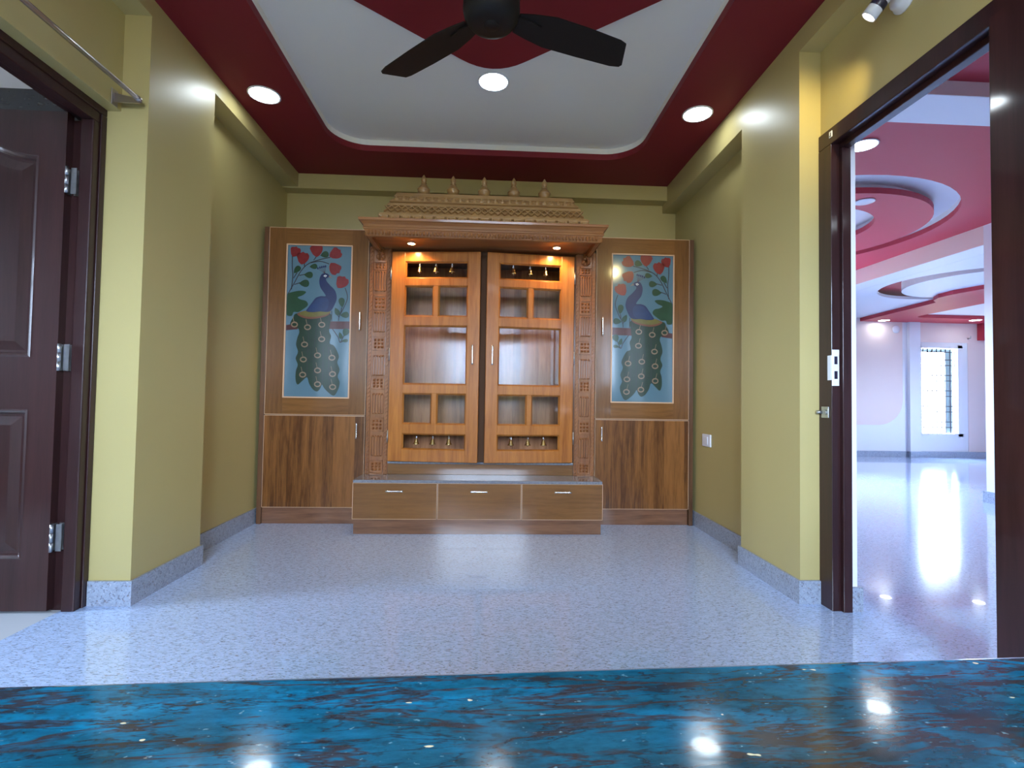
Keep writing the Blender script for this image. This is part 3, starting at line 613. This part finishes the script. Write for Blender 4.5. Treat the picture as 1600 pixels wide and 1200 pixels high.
# ------------------------------------------------------------------ drawer unit with granite ledge
du = empty('drawer_unit', (-0.043, 3.62, 0), 'low teak drawer unit with three drawers in front of the shrine', 'drawer unit')
YD = 3.4585
m = MB().mat('panel'); m.box(-0.872, 0.787, YD + 0.021, 3.712, 0.095, 0.337); m.build('carcass', None, du)
m = MB().mat('plinth'); m.box(-0.868, 0.783, YD + 0.003, YD + 0.03, 0, 0.096); m.box(-0.868, -0.84, YD + 0.03, 3.712, 0, 0.096); m.box(0.755, 0.783, YD + 0.03, 3.712, 0, 0.096); m.build('plinth', None, du)
for x0, x1, hx in ((-0.877, -0.321, -0.601), (-0.317, 0.241, -0.042), (0.245, 0.794, 0.520)):
    m = MB().mat('lam'); m.box(x0, x1, YD, YD + 0.02, 0.097, 0.337); m.mat('edge'); edge_frame(m, x0, x1, 0.097, 0.337, YD, 0.003)
    dr = m.build('drawer', None, du)
    handle_bar(hx - 0.045, 0.285, hx + 0.045, 0.285, YD, 0.02, 0.006).build('handle', None, dr)
lg = box('granite_ledge', 'slab', (-0.874, 0.789, 3.448, 3.715, 0.3375, 0.3575), None, bev=0.003)
tag(lg, 'thin grey granite ledge lying on the low three drawer unit', 'ledge')

# ------------------------------------------------------------------ shrine cabinet
sh = empty('shrine_cabinet', (-0.036, 3.94, 0.3575), 'carved teak shrine cabinet with tiered roof and two glazed doors', 'shrine')
m = MB().mat('inside'); m.box(-0.86, 0.785, 4.12, 4.15, 0.30, 2.06)
m.mat('panel'); m.mat('dull'); m.box(-0.078, 0.004, 3.716, 3.735, 0.45, 1.95); m.mat('panel'); m.box(-0.862, -0.70, 3.73, 4.12, 0.30, 2.0); m.box(0.63, 0.786, 3.73, 4.12, 0.30, 2.0); m.box(-0.70, 0.63, 3.73, 4.12, 1.95, 1.99)
m.build('body', None, sh)
m = MB().mat('lam'); m.box(-0.70, 0.63, 3.722, 3.742, 0.3575, 0.434); m.build('apron', None, sh)
m = MB().mat('slab'); m.box(-0.70, 0.63, 3.70, 4.12, 0.434, 0.449, bev=0.002); m.build('inner_shelf', None, sh)
def pillar(x0, x1):
    m = MB().mat('carve'); zb, zt = 0.3575, 1.985; y = 3.712
    m.box(x0, x1, y, 3.735, zb, zt)
    rw = 0.026
    for a in (x0 + 0.004, x1 - 0.004 - rw):   # rope mouldings
        m.box(a, a + rw, y - 0.010, y + 0.002, zb, zt, bev=0.003)
        k = zb + 0.01
        while k < zt - 0.01:
            cx = a + rw / 2; m.hexa([(cx - 0.008, y - 0.0105, k), (cx + 0.008, y - 0.0105, k + 0.012), (cx + 0.008, y - 0.0105, k + 0.022), (cx - 0.008, y - 0.0105, k + 0.010), (cx - 0.006, y - 0.015, k + 0.003), (cx + 0.006, y - 0.015, k + 0.012), (cx + 0.006, y - 0.015, k + 0.019), (cx - 0.006, y - 0.015, k + 0.010)]); k += 0.028
    i0, i1 = x0 + rw + 0.008, x1 - rw - 0.008; cx = (i0 + i1) / 2; wd = i1 - i0
    m.box(i0, i1, y - 0.004, y + 0.002, zb, zt - 0.13)
    # stud squares and fluted blocks alternate up the pillar
    studs = [(0.381, 0.444), (0.671, 0.748), (0.971, 1.040), (1.250, 1.328), (1.540, 1.623), (1.830, 1.868)]
    flutes = [(0.489, 0.625), (0.789, 0.926), (1.062, 1.200), (1.374, 1.512), (1.669, 1.807)]
    for a, b in studs:
        m.box(cx - wd * 0.46, cx + wd * 0.46, y - 0.007, y - 0.003, a - 0.006, b + 0.006, bev=0.001)
        for q0, q1, q2, q3 in ((-0.50, 0.50, a - 0.012, a - 0.005), (-0.50, 0.50, b + 0.005, b + 0.012), (-0.50, -0.42, a - 0.012, b + 0.012), (0.42, 0.50, a - 0.012, b + 0.012)): m.box(cx + wd * q0, cx + wd * q1, y - 0.013, y - 0.004, q2, q3, bev=0.001)
        rows = 3 if b - a > 0.05 else 2
        for i in range(3):
            for j in range(rows):
                px = cx + (i - 1) * wd * 0.27; pz = a + (j + 0.5) * (b - a) / rows; s = 0.0082
                v = [m.bm.verts.new(q) for q in ((px - s, y - 0.007, pz - s), (px + s, y - 0.007, pz - s), (px + s, y - 0.007, pz + s), (px - s, y - 0.007, pz + s))]; tp = m.bm.verts.new((px, y - 0.020, pz))
                for q in range(4): m.face([v[q], v[(q + 1) % 4], tp])
    for a, b in flutes:
        for i in range(5): px = cx + (i - 2) * wd * 0.21; m.box(px - 0.0042, px + 0.0042, y - 0.017, y - 0.003, a, b, bev=0.002)
        for i in range(4):
            px = cx + (i - 1.5) * wd * 0.21; m.dome((px, y - 0.004, b), 0.009, 0.008, 0.013); m.dome((px, y - 0.004, a), 0.009, 0.006, 0.013)
    # carved flower bracket under the canopy
    m.box(i0, i1, y - 0.02, y + 0.002, 1.87, 1.885, bev=0.003)
    for k, (dx, dz, r) in enumerate(((0, 0.905 - 0.9, 0.020), (-0.018, 0.02, 0.017), (0.018, 0.02, 0.017), (-0.010, 0.045, 0.016), (0.012, 0.045, 0.016), (0, 0.068, 0.018), (-0.016, 0.082, 0.012), (0.016, 0.082, 0.012))):
        m.dome((cx + dx, y - 0.004 - 0.0015 * k, 1.895 + dz), r, r * 1.2, 0.026 + 0.002 * k, seg=8)
    m.tube([(cx, y - 0.03, 1.89), (cx + 0.01, y - 0.05, 1.92), (cx - 0.008, y - 0.058, 1.95), (cx + 0.006, y - 0.045, 1.975)], [0.006, 0.011, 0.012, 0.006], 8)
    return m
pillar(-0.860, -0.700).build('carved_pillar', None, sh)
pillar(0.633, 0.784).build('carved_pillar', None, sh)
# canopy: soffit board, cornice with egg carving
CX0, CX1, CF = -0.79, 0.724, 3.335
m = MB().mat('cornice')
m.box(CX0 + 0.02, CX1 - 0.02, CF + 0.02, 4.10, 1.975, 2.055)
prof = [(1.946, 0.0), (1.950, -0.006), (1.986, -0.020), (1.990, -0.026), (1.998, -0.028), (2.004, -0.022), (2.018, -0.026), (2.034, -0.042), (2.038, -0.050), (2.052, -0.052), (2.056, -0.046)]
def ring_loops(m, prof, x0, x1, yf, yb=3.715):
    L = []
    for z, o in prof: L.append([m.bm.verts.new(p) for p in ((x0 + o, yb, z), (x0 + o, yf + o, z), (x1 - o, yf + o, z), (x1 - o, yb, z))])
    for a, b in zip(L, L[1:]):
        for i in range(3): m.face([a[i], a[i + 1], b[i + 1], b[i]])
    return L
L = ring_loops(m, prof, CX0, CX1, CF); m.face(L[-1])
inner = [m.bm.verts.new(p) for p in ((CX0 + 0.02, 3.715, 1.946), (CX0 + 0.02, CF + 0.02, 1.946), (CX1 - 0.02, CF + 0.02, 1.946), (CX1 - 0.02, 3.715, 1.946))]
inn2 = [m.bm.verts.new((v.co.x, v.co.y, 1.976)) for v in inner]
for i in range(3): m.face([L[0][i], L[0][i + 1], inner[i + 1], inner[i]]); m.face([inner[i], inner[i + 1], inn2[i + 1], inn2[i]])
k = CX0 + 0.008
while k < CX1:   # egg carving
    m.dome((k, CF - 0.012, 1.968), 0.0085, 0.017, 0.014, normal=(0, -1, -0.35), seg=8); k += 0.0222
for sx, nx in ((CX0, -1), (CX1, 1)):
    yy = CF + 0.02
    while yy < 3.70: m.dome((sx + nx * 0.012, yy, 1.968), 0.0085, 0.017, 0.014, normal=(nx, 0, -0.35), seg=8); yy += 0.0222
m.build('canopy', None, sh)
# tiered roof
m = MB().mat('roof')
B0 = (-0.775, 0.705, 3.40); B1 = (-0.645, 0.570, 3.60); Z0, Z1 = 2.052, 2.340
def at(t): return (B0[0] + (B1[0] - B0[0]) * t, B0[1] + (B1[1] - B0[1]) * t, B0[2] + (B1[2] - B0[2]) * t, Z0 + (Z1 - Z0) * t)
rp = [(0, 0.004), (0.03, 0.006), (0.22, -0.004), (0.25, 0.008), (0.28, 0.010), (0.33, 0.010), (0.35, -0.004), (0.56, -0.006), (0.58, 0.008), (0.66, 0.010), (0.68, -0.004), (0.70, 0.012), (0.86, 0.0), (0.88, 0.010), (1.0, 0.012)]
loops = []
for t, o in rp:
    x0, x1, yf, z = at(t); loops.append([m.bm.verts.new(p) for p in ((x0 - o, 4.08, z), (x0 - o, yf - o, z), (x1 + o, yf - o, z), (x1 + o, 4.08, z))])
for a, b in zip(loops, loops[1:]):
    for i in range(3): m.face([a[i], a[i + 1], b[i + 1], b[i]])
m.face(loops[-1]); m.face(loops[0][::-1])
sl = Vector((0, -(Z1 - Z0), 0.20)).normalized(); nrm = Vector((0, -(Z1 - Z0), (B1[2] - B0[2]))).normalized()
up = Vector((0, B1[2] - B0[2], Z1 - Z0)).normalized()
def on(t, x): x0, x1, yf, z = at(t); return Vector((x, yf, z))
x0, x1, yf, z = at(0.12); k = x0 + 0.03; n_p = 19; step = (x1 - x0 - 0.02) / n_p
for i in range(n_p):   # lotus petals
    c = on(0.13, x0 + 0.01 + step * (i + 0.5)); w2 = step * 0.46; h2 = 0.042
    ring = []
    for lv, (s_, hgt) in enumerate(((1.0, 0.002), (0.88, 0.017), (0.68, 0.011), (0.3, 0.020))):
        ring.append([m.bm.verts.new(c + Vector((w2 * s_ * px, 0, 0)) + up * (h2 * s_ * pz) + nrm * hgt) for px, pz in ((-1, 0.9), (-1, -0.2), (-0.8, -0.75), (-0.3, -0.95), (0.3, -0.95), (0.8, -0.75), (1, -0.2), (1, 0.9))])
    for a, b in zip(ring, ring[1:]):
        for q in range(8): m.face([a[q], a[(q + 1) % 8], b[(q + 1) % 8], b[q]])
    m.face(ring[-1])
x0, x1, yf, z = at(0.455); n_l = 30; step = (x1 - x0) / n_l
for i in range(n_l):  # lattice band
    for d in (0, 1):
        a = on(0.37, x0 + step * (i + d)); b = on(0.54, x0 + step * (i + 1 - d)); dirv = (b - a).normalized(); sd = dirv.cross(nrm) * 0.003
        m.hexa([a - sd, a + sd, b + sd, b - sd, a - sd + nrm * 0.013, a + sd + nrm * 0.013, b + sd + nrm * 0.013, b - sd + nrm * 0.013])
    m.dome(on(0.455, x0 + step * (i + 0.5)), 0.008, 0.008, 0.008, normal=nrm, seg=6)
x0, x1, yf, z = at(0.78); n_u = 26; step = (x1 - x0) / n_u
for i in range(n_u):  # upper scroll band
    c = on(0.79, x0 + step * (i + 0.5)); m.dome(c, step * 0.42, 0.021, 0.015, normal=nrm, seg=10); m.dome(c + nrm * 0.010 + up * 0.004, step * 0.2, 0.010, 0.010, normal=nrm, seg=8)
m.build('roof', None, sh)
fin_prof = [(0.028, 0), (0.030, 0.008), (0.024, 0.014), (0.032, 0.022), (0.041, 0.034), (0.0435, 0.046), (0.043, 0.052), (0.046, 0.054), (0.046, 0.058), (0.040, 0.062), (0.036, 0.072), (0.028, 0.083), (0.020, 0.092), (0.016, 0.098), (0.021, 0.101), (0.021, 0.104), (0.0125, 0.108), (0.016, 0.114), (0.0205, 0.124), (0.020, 0.132), (0.015, 0.143), (0.008, 0.156), (0.001, 0.166)]
fin0 = None
for i, x in enumerate((-0.478, -0.268, -0.045, 0.168, 0.390)):
    if fin0 is None:
        m = MB().mat('roof'); m.lathe(fin_prof, (x, 3.66, 2.338), seg=20)
        fin0 = m.build('finial', None, sh, origin=(x, 3.66, 2.338))
    else:
        c = fin0.copy(); COL.objects.link(c); c.parent = sh; c.location = Vector((x, 3.66, 2.338)) - wloc(sh)

# shrine doors, slightly ajar
def shrine_door(x_h, sg, ang):
    """hinge at x_h, leaf runs in direction sg; built closed then turned about the hinge"""
    Wd = 0.636; Y0, Y1 = 3.672, 3.707; z0, z1 = 0.455, 1.945
    X = lambda a: x_h + sg * a
    def bx(m, a, b, c, d, y0=Y0, y1=Y1, bev=0.003): m.box(min(X(a), X(b)), max(X(a), X(b)), y0, y1, c, d, bev=bev)
    m = MB().mat('teak'); oa, ob = 0.096, 0.548
    bx(m, 0, oa, z0, z1); bx(m, ob, Wd, z0, z1)
    rows = [(0.540, 0.652, 0), (0.720, 0.936, 1), (1.000, 1.418, 0), (1.483, 1.702, 1), (1.757, 1.876, 0)]
    prev = z0
    for a, b, two in rows:
        bx(m, oa - 0.001, ob + 0.001, prev, a, Y0 + 0.0015, Y1 - 0.0015)
        if two: bx(m, 0.303, 0.338, a - 0.001, b + 0.001, Y0 + 0.003, Y1 - 0.003)
        prev = b
    bx(m, oa - 0.001, ob + 0.001, prev, z1, Y0 + 0.0015, Y1 - 0.0015)
    # sloping glazing bead round every opening
    for a, b, two in rows:
        for u0, u1 in (((oa, 0.303), (0.338, ob)) if two else ((oa, ob),)):
            xs = sorted((X(u0), X(u1))); t = 0.009
            o_ = [(xs[0], a), (xs[1], a), (xs[1], b), (xs[0], b)]; i_ = [(xs[0] + t, a + t), (xs[1] - t, a + t), (xs[1] - t, b - t), (xs[0] + t, b - t)]
            A = [m.bm.verts.new((p[0], Y0 + 0.004, p[1])) for p in o_]; Bv = [m.bm.verts.new((p[0], Y0 + 0.016, p[1])) for p in i_]; Cv = [m.bm.verts.new((p[0], Y1 - 0.004, p[1])) for p in i_]
            for q in range(4): m.face([A[q], A[(q + 1) % 4], Bv[(q + 1) % 4], Bv[q]]); m.face([Bv[q], Bv[(q + 1) % 4], Cv[(q + 1) % 4], Cv[q]])
    org = (x_h, 3.705, z0)
    d = m.build('glazed_door', None, sh, origin=org)
    for a, b, two in rows[1:4]:
        for u0, u1 in (((oa, 0.303), (0.338, ob)) if two else ((oa, ob),)):
            g = MB().mat('glass'); xs = sorted((X(u0 + 0.004), X(u1 - 0.004))); g.box(xs[0], xs[1], 3.690, 3.694, a + 0.004, b - 0.004); g.build('glass_pane', None, d)
    hx = X(0.592)
    handle_bar(hx, 1.155, hx, 1.268, Y0 + 0.001, 0.024, 0.006).build('handle', None, d)
    for zc in (1.79, 1.21, 0.63):
        h = MB().mat('hinge'); h.lathe([(0.0045, -0.045), (0.0045, 0.045)], (x_h - sg * 0.003, 3.668, zc), seg=10); h.box(min(x_h, x_h - sg * 0.006), max(x_h, x_h - sg * 0.006), 3.668, 3.70, zc - 0.04, zc + 0.04); h.build('hinge', None, d)
    d.rotation_euler = (0, 0, sg * -ang)
    return d, org
dL, oL = shrine_door(-0.690, 1, math.radians(6.0))
dR, oR = shrine_door(0.616, -1, math.radians(6.0))
def on_door(door, org, p):
    a = door.rotation_euler.z; r = Matrix.Rotation(a, 3, 'Z'); o = Vector(org); return o + r @ (Vector(p) - o)

# brass bells hanging in the open rows of the doors
pos = ['leftmost', 'middle', 'rightmost']; b0 = None
def bell_proto(loc):
    t = empty('bell', loc)
    m = MB().mat('brass'); x, y, z = loc
    m.lathe([(0.0225, -0.068), (0.0215, -0.064), (0.0155, -0.055), (0.0125, -0.042), (0.0105, -0.034), (0.006, -0.029), (0.003, -0.026)], (x, y, z), seg=20)
    m.build('bell_body', None, t)
    m = MB().mat('steel'); m.tube([(x, y, z + 0.002), (x, y, z - 0.014)], 0.0014, 6)
    pts = [(x + 0.0052 * math.cos(a * 0.628), y, z - 0.020 + 0.0058 * math.sin(a * 0.628)) for a in range(11)]; m.tube(pts, 0.0015, 6, cap=False); m.build('hanging_ring', None, t)
    m = MB().mat('brass'); m.dome((x, y, z - 0.070), 0.005, 0.005, 0.006, normal=(0, 0, -1)); m.dome((x, y, z - 0.070), 0.005, 0.005, 0.004, normal=(0, 0, 1)); m.build('clapper', None, t)
    return t
for dname, door, org, xs in (('left', dL, oL, (-0.492, -0.375, -0.260)), ('right', dR, oR, (0.170, 0.291, 0.406))):
    for zname, z in (('top', 1.868), ('bottom', 0.6455)):
        for k, x in enumerate(xs):
            p = on_door(door, org, (x, 3.690, z))
            if b0 is None: b0 = bell_proto(tuple(p)); b = b0
            else: b = copy_tree(b0); b.location = p
            tag(b, 'small brass bell, %s of the three in the %s opening of the %s shrine door' % (pos[k], zname, dname), 'bell', 'bells hanging in the shrine doors')

# canopy spotlights (warm)
s0 = None
for x, lab in ((-0.541, 'small lit warm spotlight set in the canopy underside above the left shrine door'), (0.472, 'small lit warm spotlight set in the canopy underside above the right shrine door')):
    if s0 is None:
        s0 = empty('recessed_spotlight', (x, 3.556, 1.975)); m = MB().mat('steel'); m.lathe([(0.034, 0.0), (0.036, -0.002), (0.034, -0.005), (0.027, -0.006), (0.025, -0.002), (0.025, 0.0)], (x, 3.556, 1.975), seg=24, cap=False); m.build('rim', None, s0)
        m = MB().mat('warm'); m.lathe([(0.001, -0.010), (0.012, -0.009), (0.022, -0.006), (0.0255, -0.001)], (x, 3.556, 1.975), seg=24); m.build('bulb', None, s0); s = s0
    else: s = copy_tree(s0); s.location = (x, 3.556, 1.975)
    tag(s, lab, 'spotlight', 'canopy spotlights')
    lamp('SPOT', 'canopy_spot_lamp', (x, 3.556, 1.962), 11.0, (1.0, 0.60, 0.25), 0.02, (0, 0.12, -1), math.radians(150), 0.6)

# ------------------------------------------------------------------ ceiling downlights
def downlight_proto(loc):
    t = empty('ceiling_light', loc); x, y, z = loc
    m = MB().mat('whiteplastic'); m.lathe([(0.084, 0.0), (0.090, -0.003), (0.090, -0.008), (0.082, -0.010), (0.080, -0.006)], loc, seg=40, cap=False); m.build('rim', None, t)
    m = MB().mat('led'); m.lathe([(0.081, -0.0045), (0.081, -0.007), (0.060, -0.0085), (0.001, -0.009)], loc, seg=40); m.build('diffuser', None, t)
    return t
DL = [((-1.320, 2.990, 2.65), 'round lit ceiling light in the red border near the left wall'),
      ((1.242, 2.993, 2.65), 'round lit ceiling light in the red border near the right wall'),
      ((0.006, 2.895, 2.73), 'round lit ceiling light on the white ceiling below the fan'),
      ((-1.32, 0.95, 2.65), 'round ceiling light in the red border above the left door'),
      ((1.242, 0.95, 2.65), 'round ceiling light in the red border above the right door'),
      ((-0.95, -0.7, 2.65), 'added round fill light over the kitchen behind the counter, leftmost of three'),  # three unseen kitchen lights, added to brighten the pillar fronts and floor
      ((0.0, -1.3, 2.65), 'added round fill light over the kitchen behind the counter, nearest the window'),
      ((0.95, -0.7, 2.65), 'added round fill light over the kitchen behind the counter, rightmost of three'),
      ((3.3, -0.4, 2.65), 'added round fill light in the hall nearest its front wall'),  # three unseen hall lights, added to brighten the door reveal and hall
      ((2.6, 1.0, 2.65), 'added round fill light in the hall beside the open door leaf'),
      ((4.0, 1.0, 2.65), 'added round fill light in the hall beside the white side wall'),
      ((2.494, 3.275, 2.65), 'round lit ceiling light just inside the hall door'),
      ((6.92, 8.62, 2.40), 'round lit ceiling light in the far room left of the window'),
      ((8.36, 8.38, 2.40), 'round lit ceiling light in the far room beyond the window top')]
d0 = None
for loc, lab in DL:
    if d0 is None: d0 = downlight_proto(loc); t = d0
    else: t = copy_tree(d0); t.location = loc
    tag(t, lab, 'ceiling light', 'round ceiling lights')
m = MB().mat('whiteplastic'); m.lathe([(0.078, 0.0), (0.080, -0.006), (0.07, -0.010), (0.001, -0.011)], (3.205, 4.20, 2.65), seg=32); o = m.build('ceiling_cover')
tag(o, 'unlit white round cover on the red ring of the hall ceiling', 'ceiling cover')

# ------------------------------------------------------------------ ceiling fans
def fan(name, c, zc, angs, mat, R0, label, bladez, W0=0.135):
    t = empty(name, (c[0], c[1], zc), label, 'fan'); x, y = c
    m = MB().mat(mat); m.lathe([(0.001, -0.040), (0.060, -0.038), (0.088, -0.030), (0.105, -0.008), (0.111, 0.02), (0.110, 0.055), (0.100, 0.085), (0.075, 0.10), (0.045, 0.105)], (x, y, bladez), seg=40); m.lathe([(0.045, 0.105), (0.050, 0.11), (0.050, 0.15), (0.030, 0.17), (0.016, 0.18)], (x, y, bladez), seg=24)
    m.lathe([(0.001, -0.0425), (0.030, -0.0415), (0.033, -0.038)], (x, y, bladez), seg=24); m.build('motor', None, t)
    m = MB().mat(mat); m.lathe([(0.013, bladez + 0.17), (0.013, zc - 0.03)], (x, y, 0), seg=16); m.build('down_rod', None, t)
    m = MB().mat(mat); m.lathe([(0.020, -0.09), (0.045, -0.07), (0.060, -0.01), (0.062, 0)], (x, y, zc), seg=24); m.build('ceiling_cup', None, t)
    for ad in angs:
        a = math.radians(ad); R = Matrix.Translation((x, y, bladez + 0.006)) @ Matrix.Rotation(a, 4, 'Z') @ Matrix.Rotation(math.radians(-9), 4, 'X')
        # outline of the blade along +x
        up_ = [(0.105, 0.045), (0.16, 0.058), (0.25, W0 * 0.54), (0.40, W0 * 0.52), (R0 - 0.05, W0 * 0.47), (R0 - 0.008, W0 * 0.40), (R0, W0 * 0.30)]
        dn_ = [(R0 - 0.045, -W0 * 0.44), (R0 - 0.075, -W0 * 0.50), (0.40, -W0 * 0.55), (0.25, -W0 * 0.55), (0.16, -0.056), (0.105, -0.040)]
        m = MB().mat(mat); P = up_ + dn_
        A = [m.bm.verts.new(R @ Vector((u, v, -0.003 + (0.010 if False else 0)))) for u, v in P]; Bq = [m.bm.verts.new(R @ Vector((u, v, 0.003))) for u, v in P]
        m.face(A); m.face(Bq[::-1])
        for i in range(len(P)): m.face([A[i], A[(i + 1) % len(P)], Bq[(i + 1) % len(P)], Bq[i]])
        bl = m.build('blade', None, t)
        m = MB().mat(mat)
        ar = [(0.085, 0.028), (0.15, 0.030), (0.205, 0.020), (0.215, 0.0), (0.205, -0.020), (0.15, -0.030), (0.085, -0.028)]
        A = [m.bm.verts.new(R @ Vector((u, v, -0.010))) for u, v in ar]; Bq = [m.bm.verts.new(R @ Vector((u, v, -0.003))) for u, v in ar]
        m.face(A); m.face(Bq[::-1])
        for i in range(len(ar)): m.face([A[i], A[(i + 1) % len(ar)], Bq[(i + 1) % len(ar)], Bq[i]])
        m.build('blade_bracket', None, bl)
    return t
fan('ceiling_fan', (-0.008, 1.945), 2.722, (19.5, 138.5, 258.0), 'fan', 0.625, 'black three blade ceiling fan hanging under the red diamond', 2.385)
fan('ceiling_fan', (8.15, 7.0), 2.46, (170, 290, 50), 'whiteplastic', 0.60, 'white ceiling fan in the far room seen through the right doorway', 2.16)

# ------------------------------------------------------------------ wall spotlight above the right door
ws = empty('wall_spotlight', (1.534, 1.79, 2.41), 'white cylinder wall spotlight with black band above the right door', 'spotlight')
m = MB().mat('whiteplastic'); m.lathe([(0.052, 0), (0.052, 0.006), (0.044, 0.012), (0.040, 0.028), (0.030, 0.034), (0.001, 0.035)], (1.534, 1.80, 2.425), axis=(-1, 0, 0), seg=36); m.build('wall_base', None, ws)
m = MB().mat('steel'); m.tube([(1.50, 1.80, 2.425), (1.478, 1.79, 2.425), (1.462, 1.775, 2.418)], 0.006, 10); m.build('swivel_arm', None, ws)
P0, P1 = Vector((1.472, 1.745, 2.462)), Vector((1.402, 1.812, 2.352)); ax = (P1 - P0).normalized(); Ls = (P1 - P0).length
hd = MB().mat('whiteplastic'); hd.lathe([(0.020, 0.0), (0.027, 0.006), (0.027, Ls * 0.60)], P0, axis=ax, seg=28); hd.lathe([(0.0275, Ls * 0.76), (0.0275, Ls), (0.024, Ls), (0.024, Ls - 0.012)], P0, axis=ax, seg=28, cap=False); hdo = hd.build('lamp_head', None, ws)
m = MB().mat('blackplastic'); m.lathe([(0.0272, Ls * 0.60), (0.0278, Ls * 0.61), (0.0278, Ls * 0.76), (0.0272, Ls * 0.77)], P0, axis=ax, seg=28, cap=False); m.build('black_band', None, hdo)
m = MB().mat('warmw'); m.lathe([(0.0235, Ls - 0.010), (0.018, Ls - 0.002), (0.001, Ls + 0.001)], P0, axis=ax, seg=28); m.build('bulb', None, hdo)
lamp('SPOT', 'wall_spot_lamp', P1 + ax * 0.012, 9.5, (1.0, 0.81, 0.33), 0.02, (0.0, 0.8, -0.32), math.radians(84), 0.9)

# ------------------------------------------------------------------ curtain rod
cr = empty('curtain_rod', (-1.62, 1.75, 2.17), 'thin grey steel curtain rod on a bracket above the left door', 'curtain rod')
m = MB().mat('rod'); m.tube([(-1.522, 1.15, 2.170), (-1.522, 2.238, 2.170)], 0.0095, 14); m.build('rod', None, cr)
for y in (2.245, 1.22):
    m = MB().mat('rod'); m.box(-1.6215, -1.617, y - 0.018, y + 0.018, 2.135, 2.205, bev=0.001); m.prism([(-1.62, 2.150), (-1.62, 2.190), (-1.515, 2.168), (-1.505, 2.158), (-1.515, 2.150)], 'y', y - 0.004, y + 0.004); m.lathe([(0.0125, -0.012), (0.0125, 0.010), (0.008, 0.016)], (-1.522, y, 2.170), axis=(0, 1, 0), seg=16); m.build('bracket', None, cr)

# ------------------------------------------------------------------ wall socket
so = empty('wall_socket', (1.542, 3.52, 0.64), 'small white switch plate low on the right alcove wall', 'switch plate')
m = MB().mat('whiteplastic'); m.box(1.531, 1.542, 3.455, 3.585, 0.596, 0.682, bev=0.004); m.build('plate', None, so)
m = MB().mat('whiteplastic'); m.box(1.527, 1.533, 3.490, 3.550, 0.612, 0.666, bev=0.003); m.build('rocker', None, so)

# ------------------------------------------------------------------ small fittings on the far wall
m = MB().mat('whiteplastic'); m.lathe([(0.07, 0), (0.07, 0.01), (0.05, 0.015), (0.001, 0.016)], (7.28, 8.794, 2.27), axis=(0, -1, 0), seg=24); o = m.build('wall_cover'); tag(o, 'faint white round cover high on the far peach wall', 'wall cover')
m = MB().mat('rod'); m.tube([(8.62, 8.794, 2.13), (8.62, 8.74, 2.13), (8.62, 8.735, 2.17)], 0.01, 8); o = m.build('wall_hook'); tag(o, 'small dark hook beside the top of the far window', 'hook')

# ------------------------------------------------------------------ blue granite counter in the foreground
ct = empty('kitchen_counter', (0.02, 0.0, 0.0), 'glossy blue granite counter across the foreground', 'counter')
m = MB().mat("counter"); m.box(-0.62, 0.70, -0.28, 0.292, 0.712, 0.75, bev=0.006); top = m.build("countertop", None, ct)
m = MB().mat('white'); m.box(-0.3, 0.4, -0.12, 0.02, 0.0, 0.7125); m.build('support_wall', None, ct)
ct.rotation_euler = (0, math.radians(-1.0), math.radians(0.2))
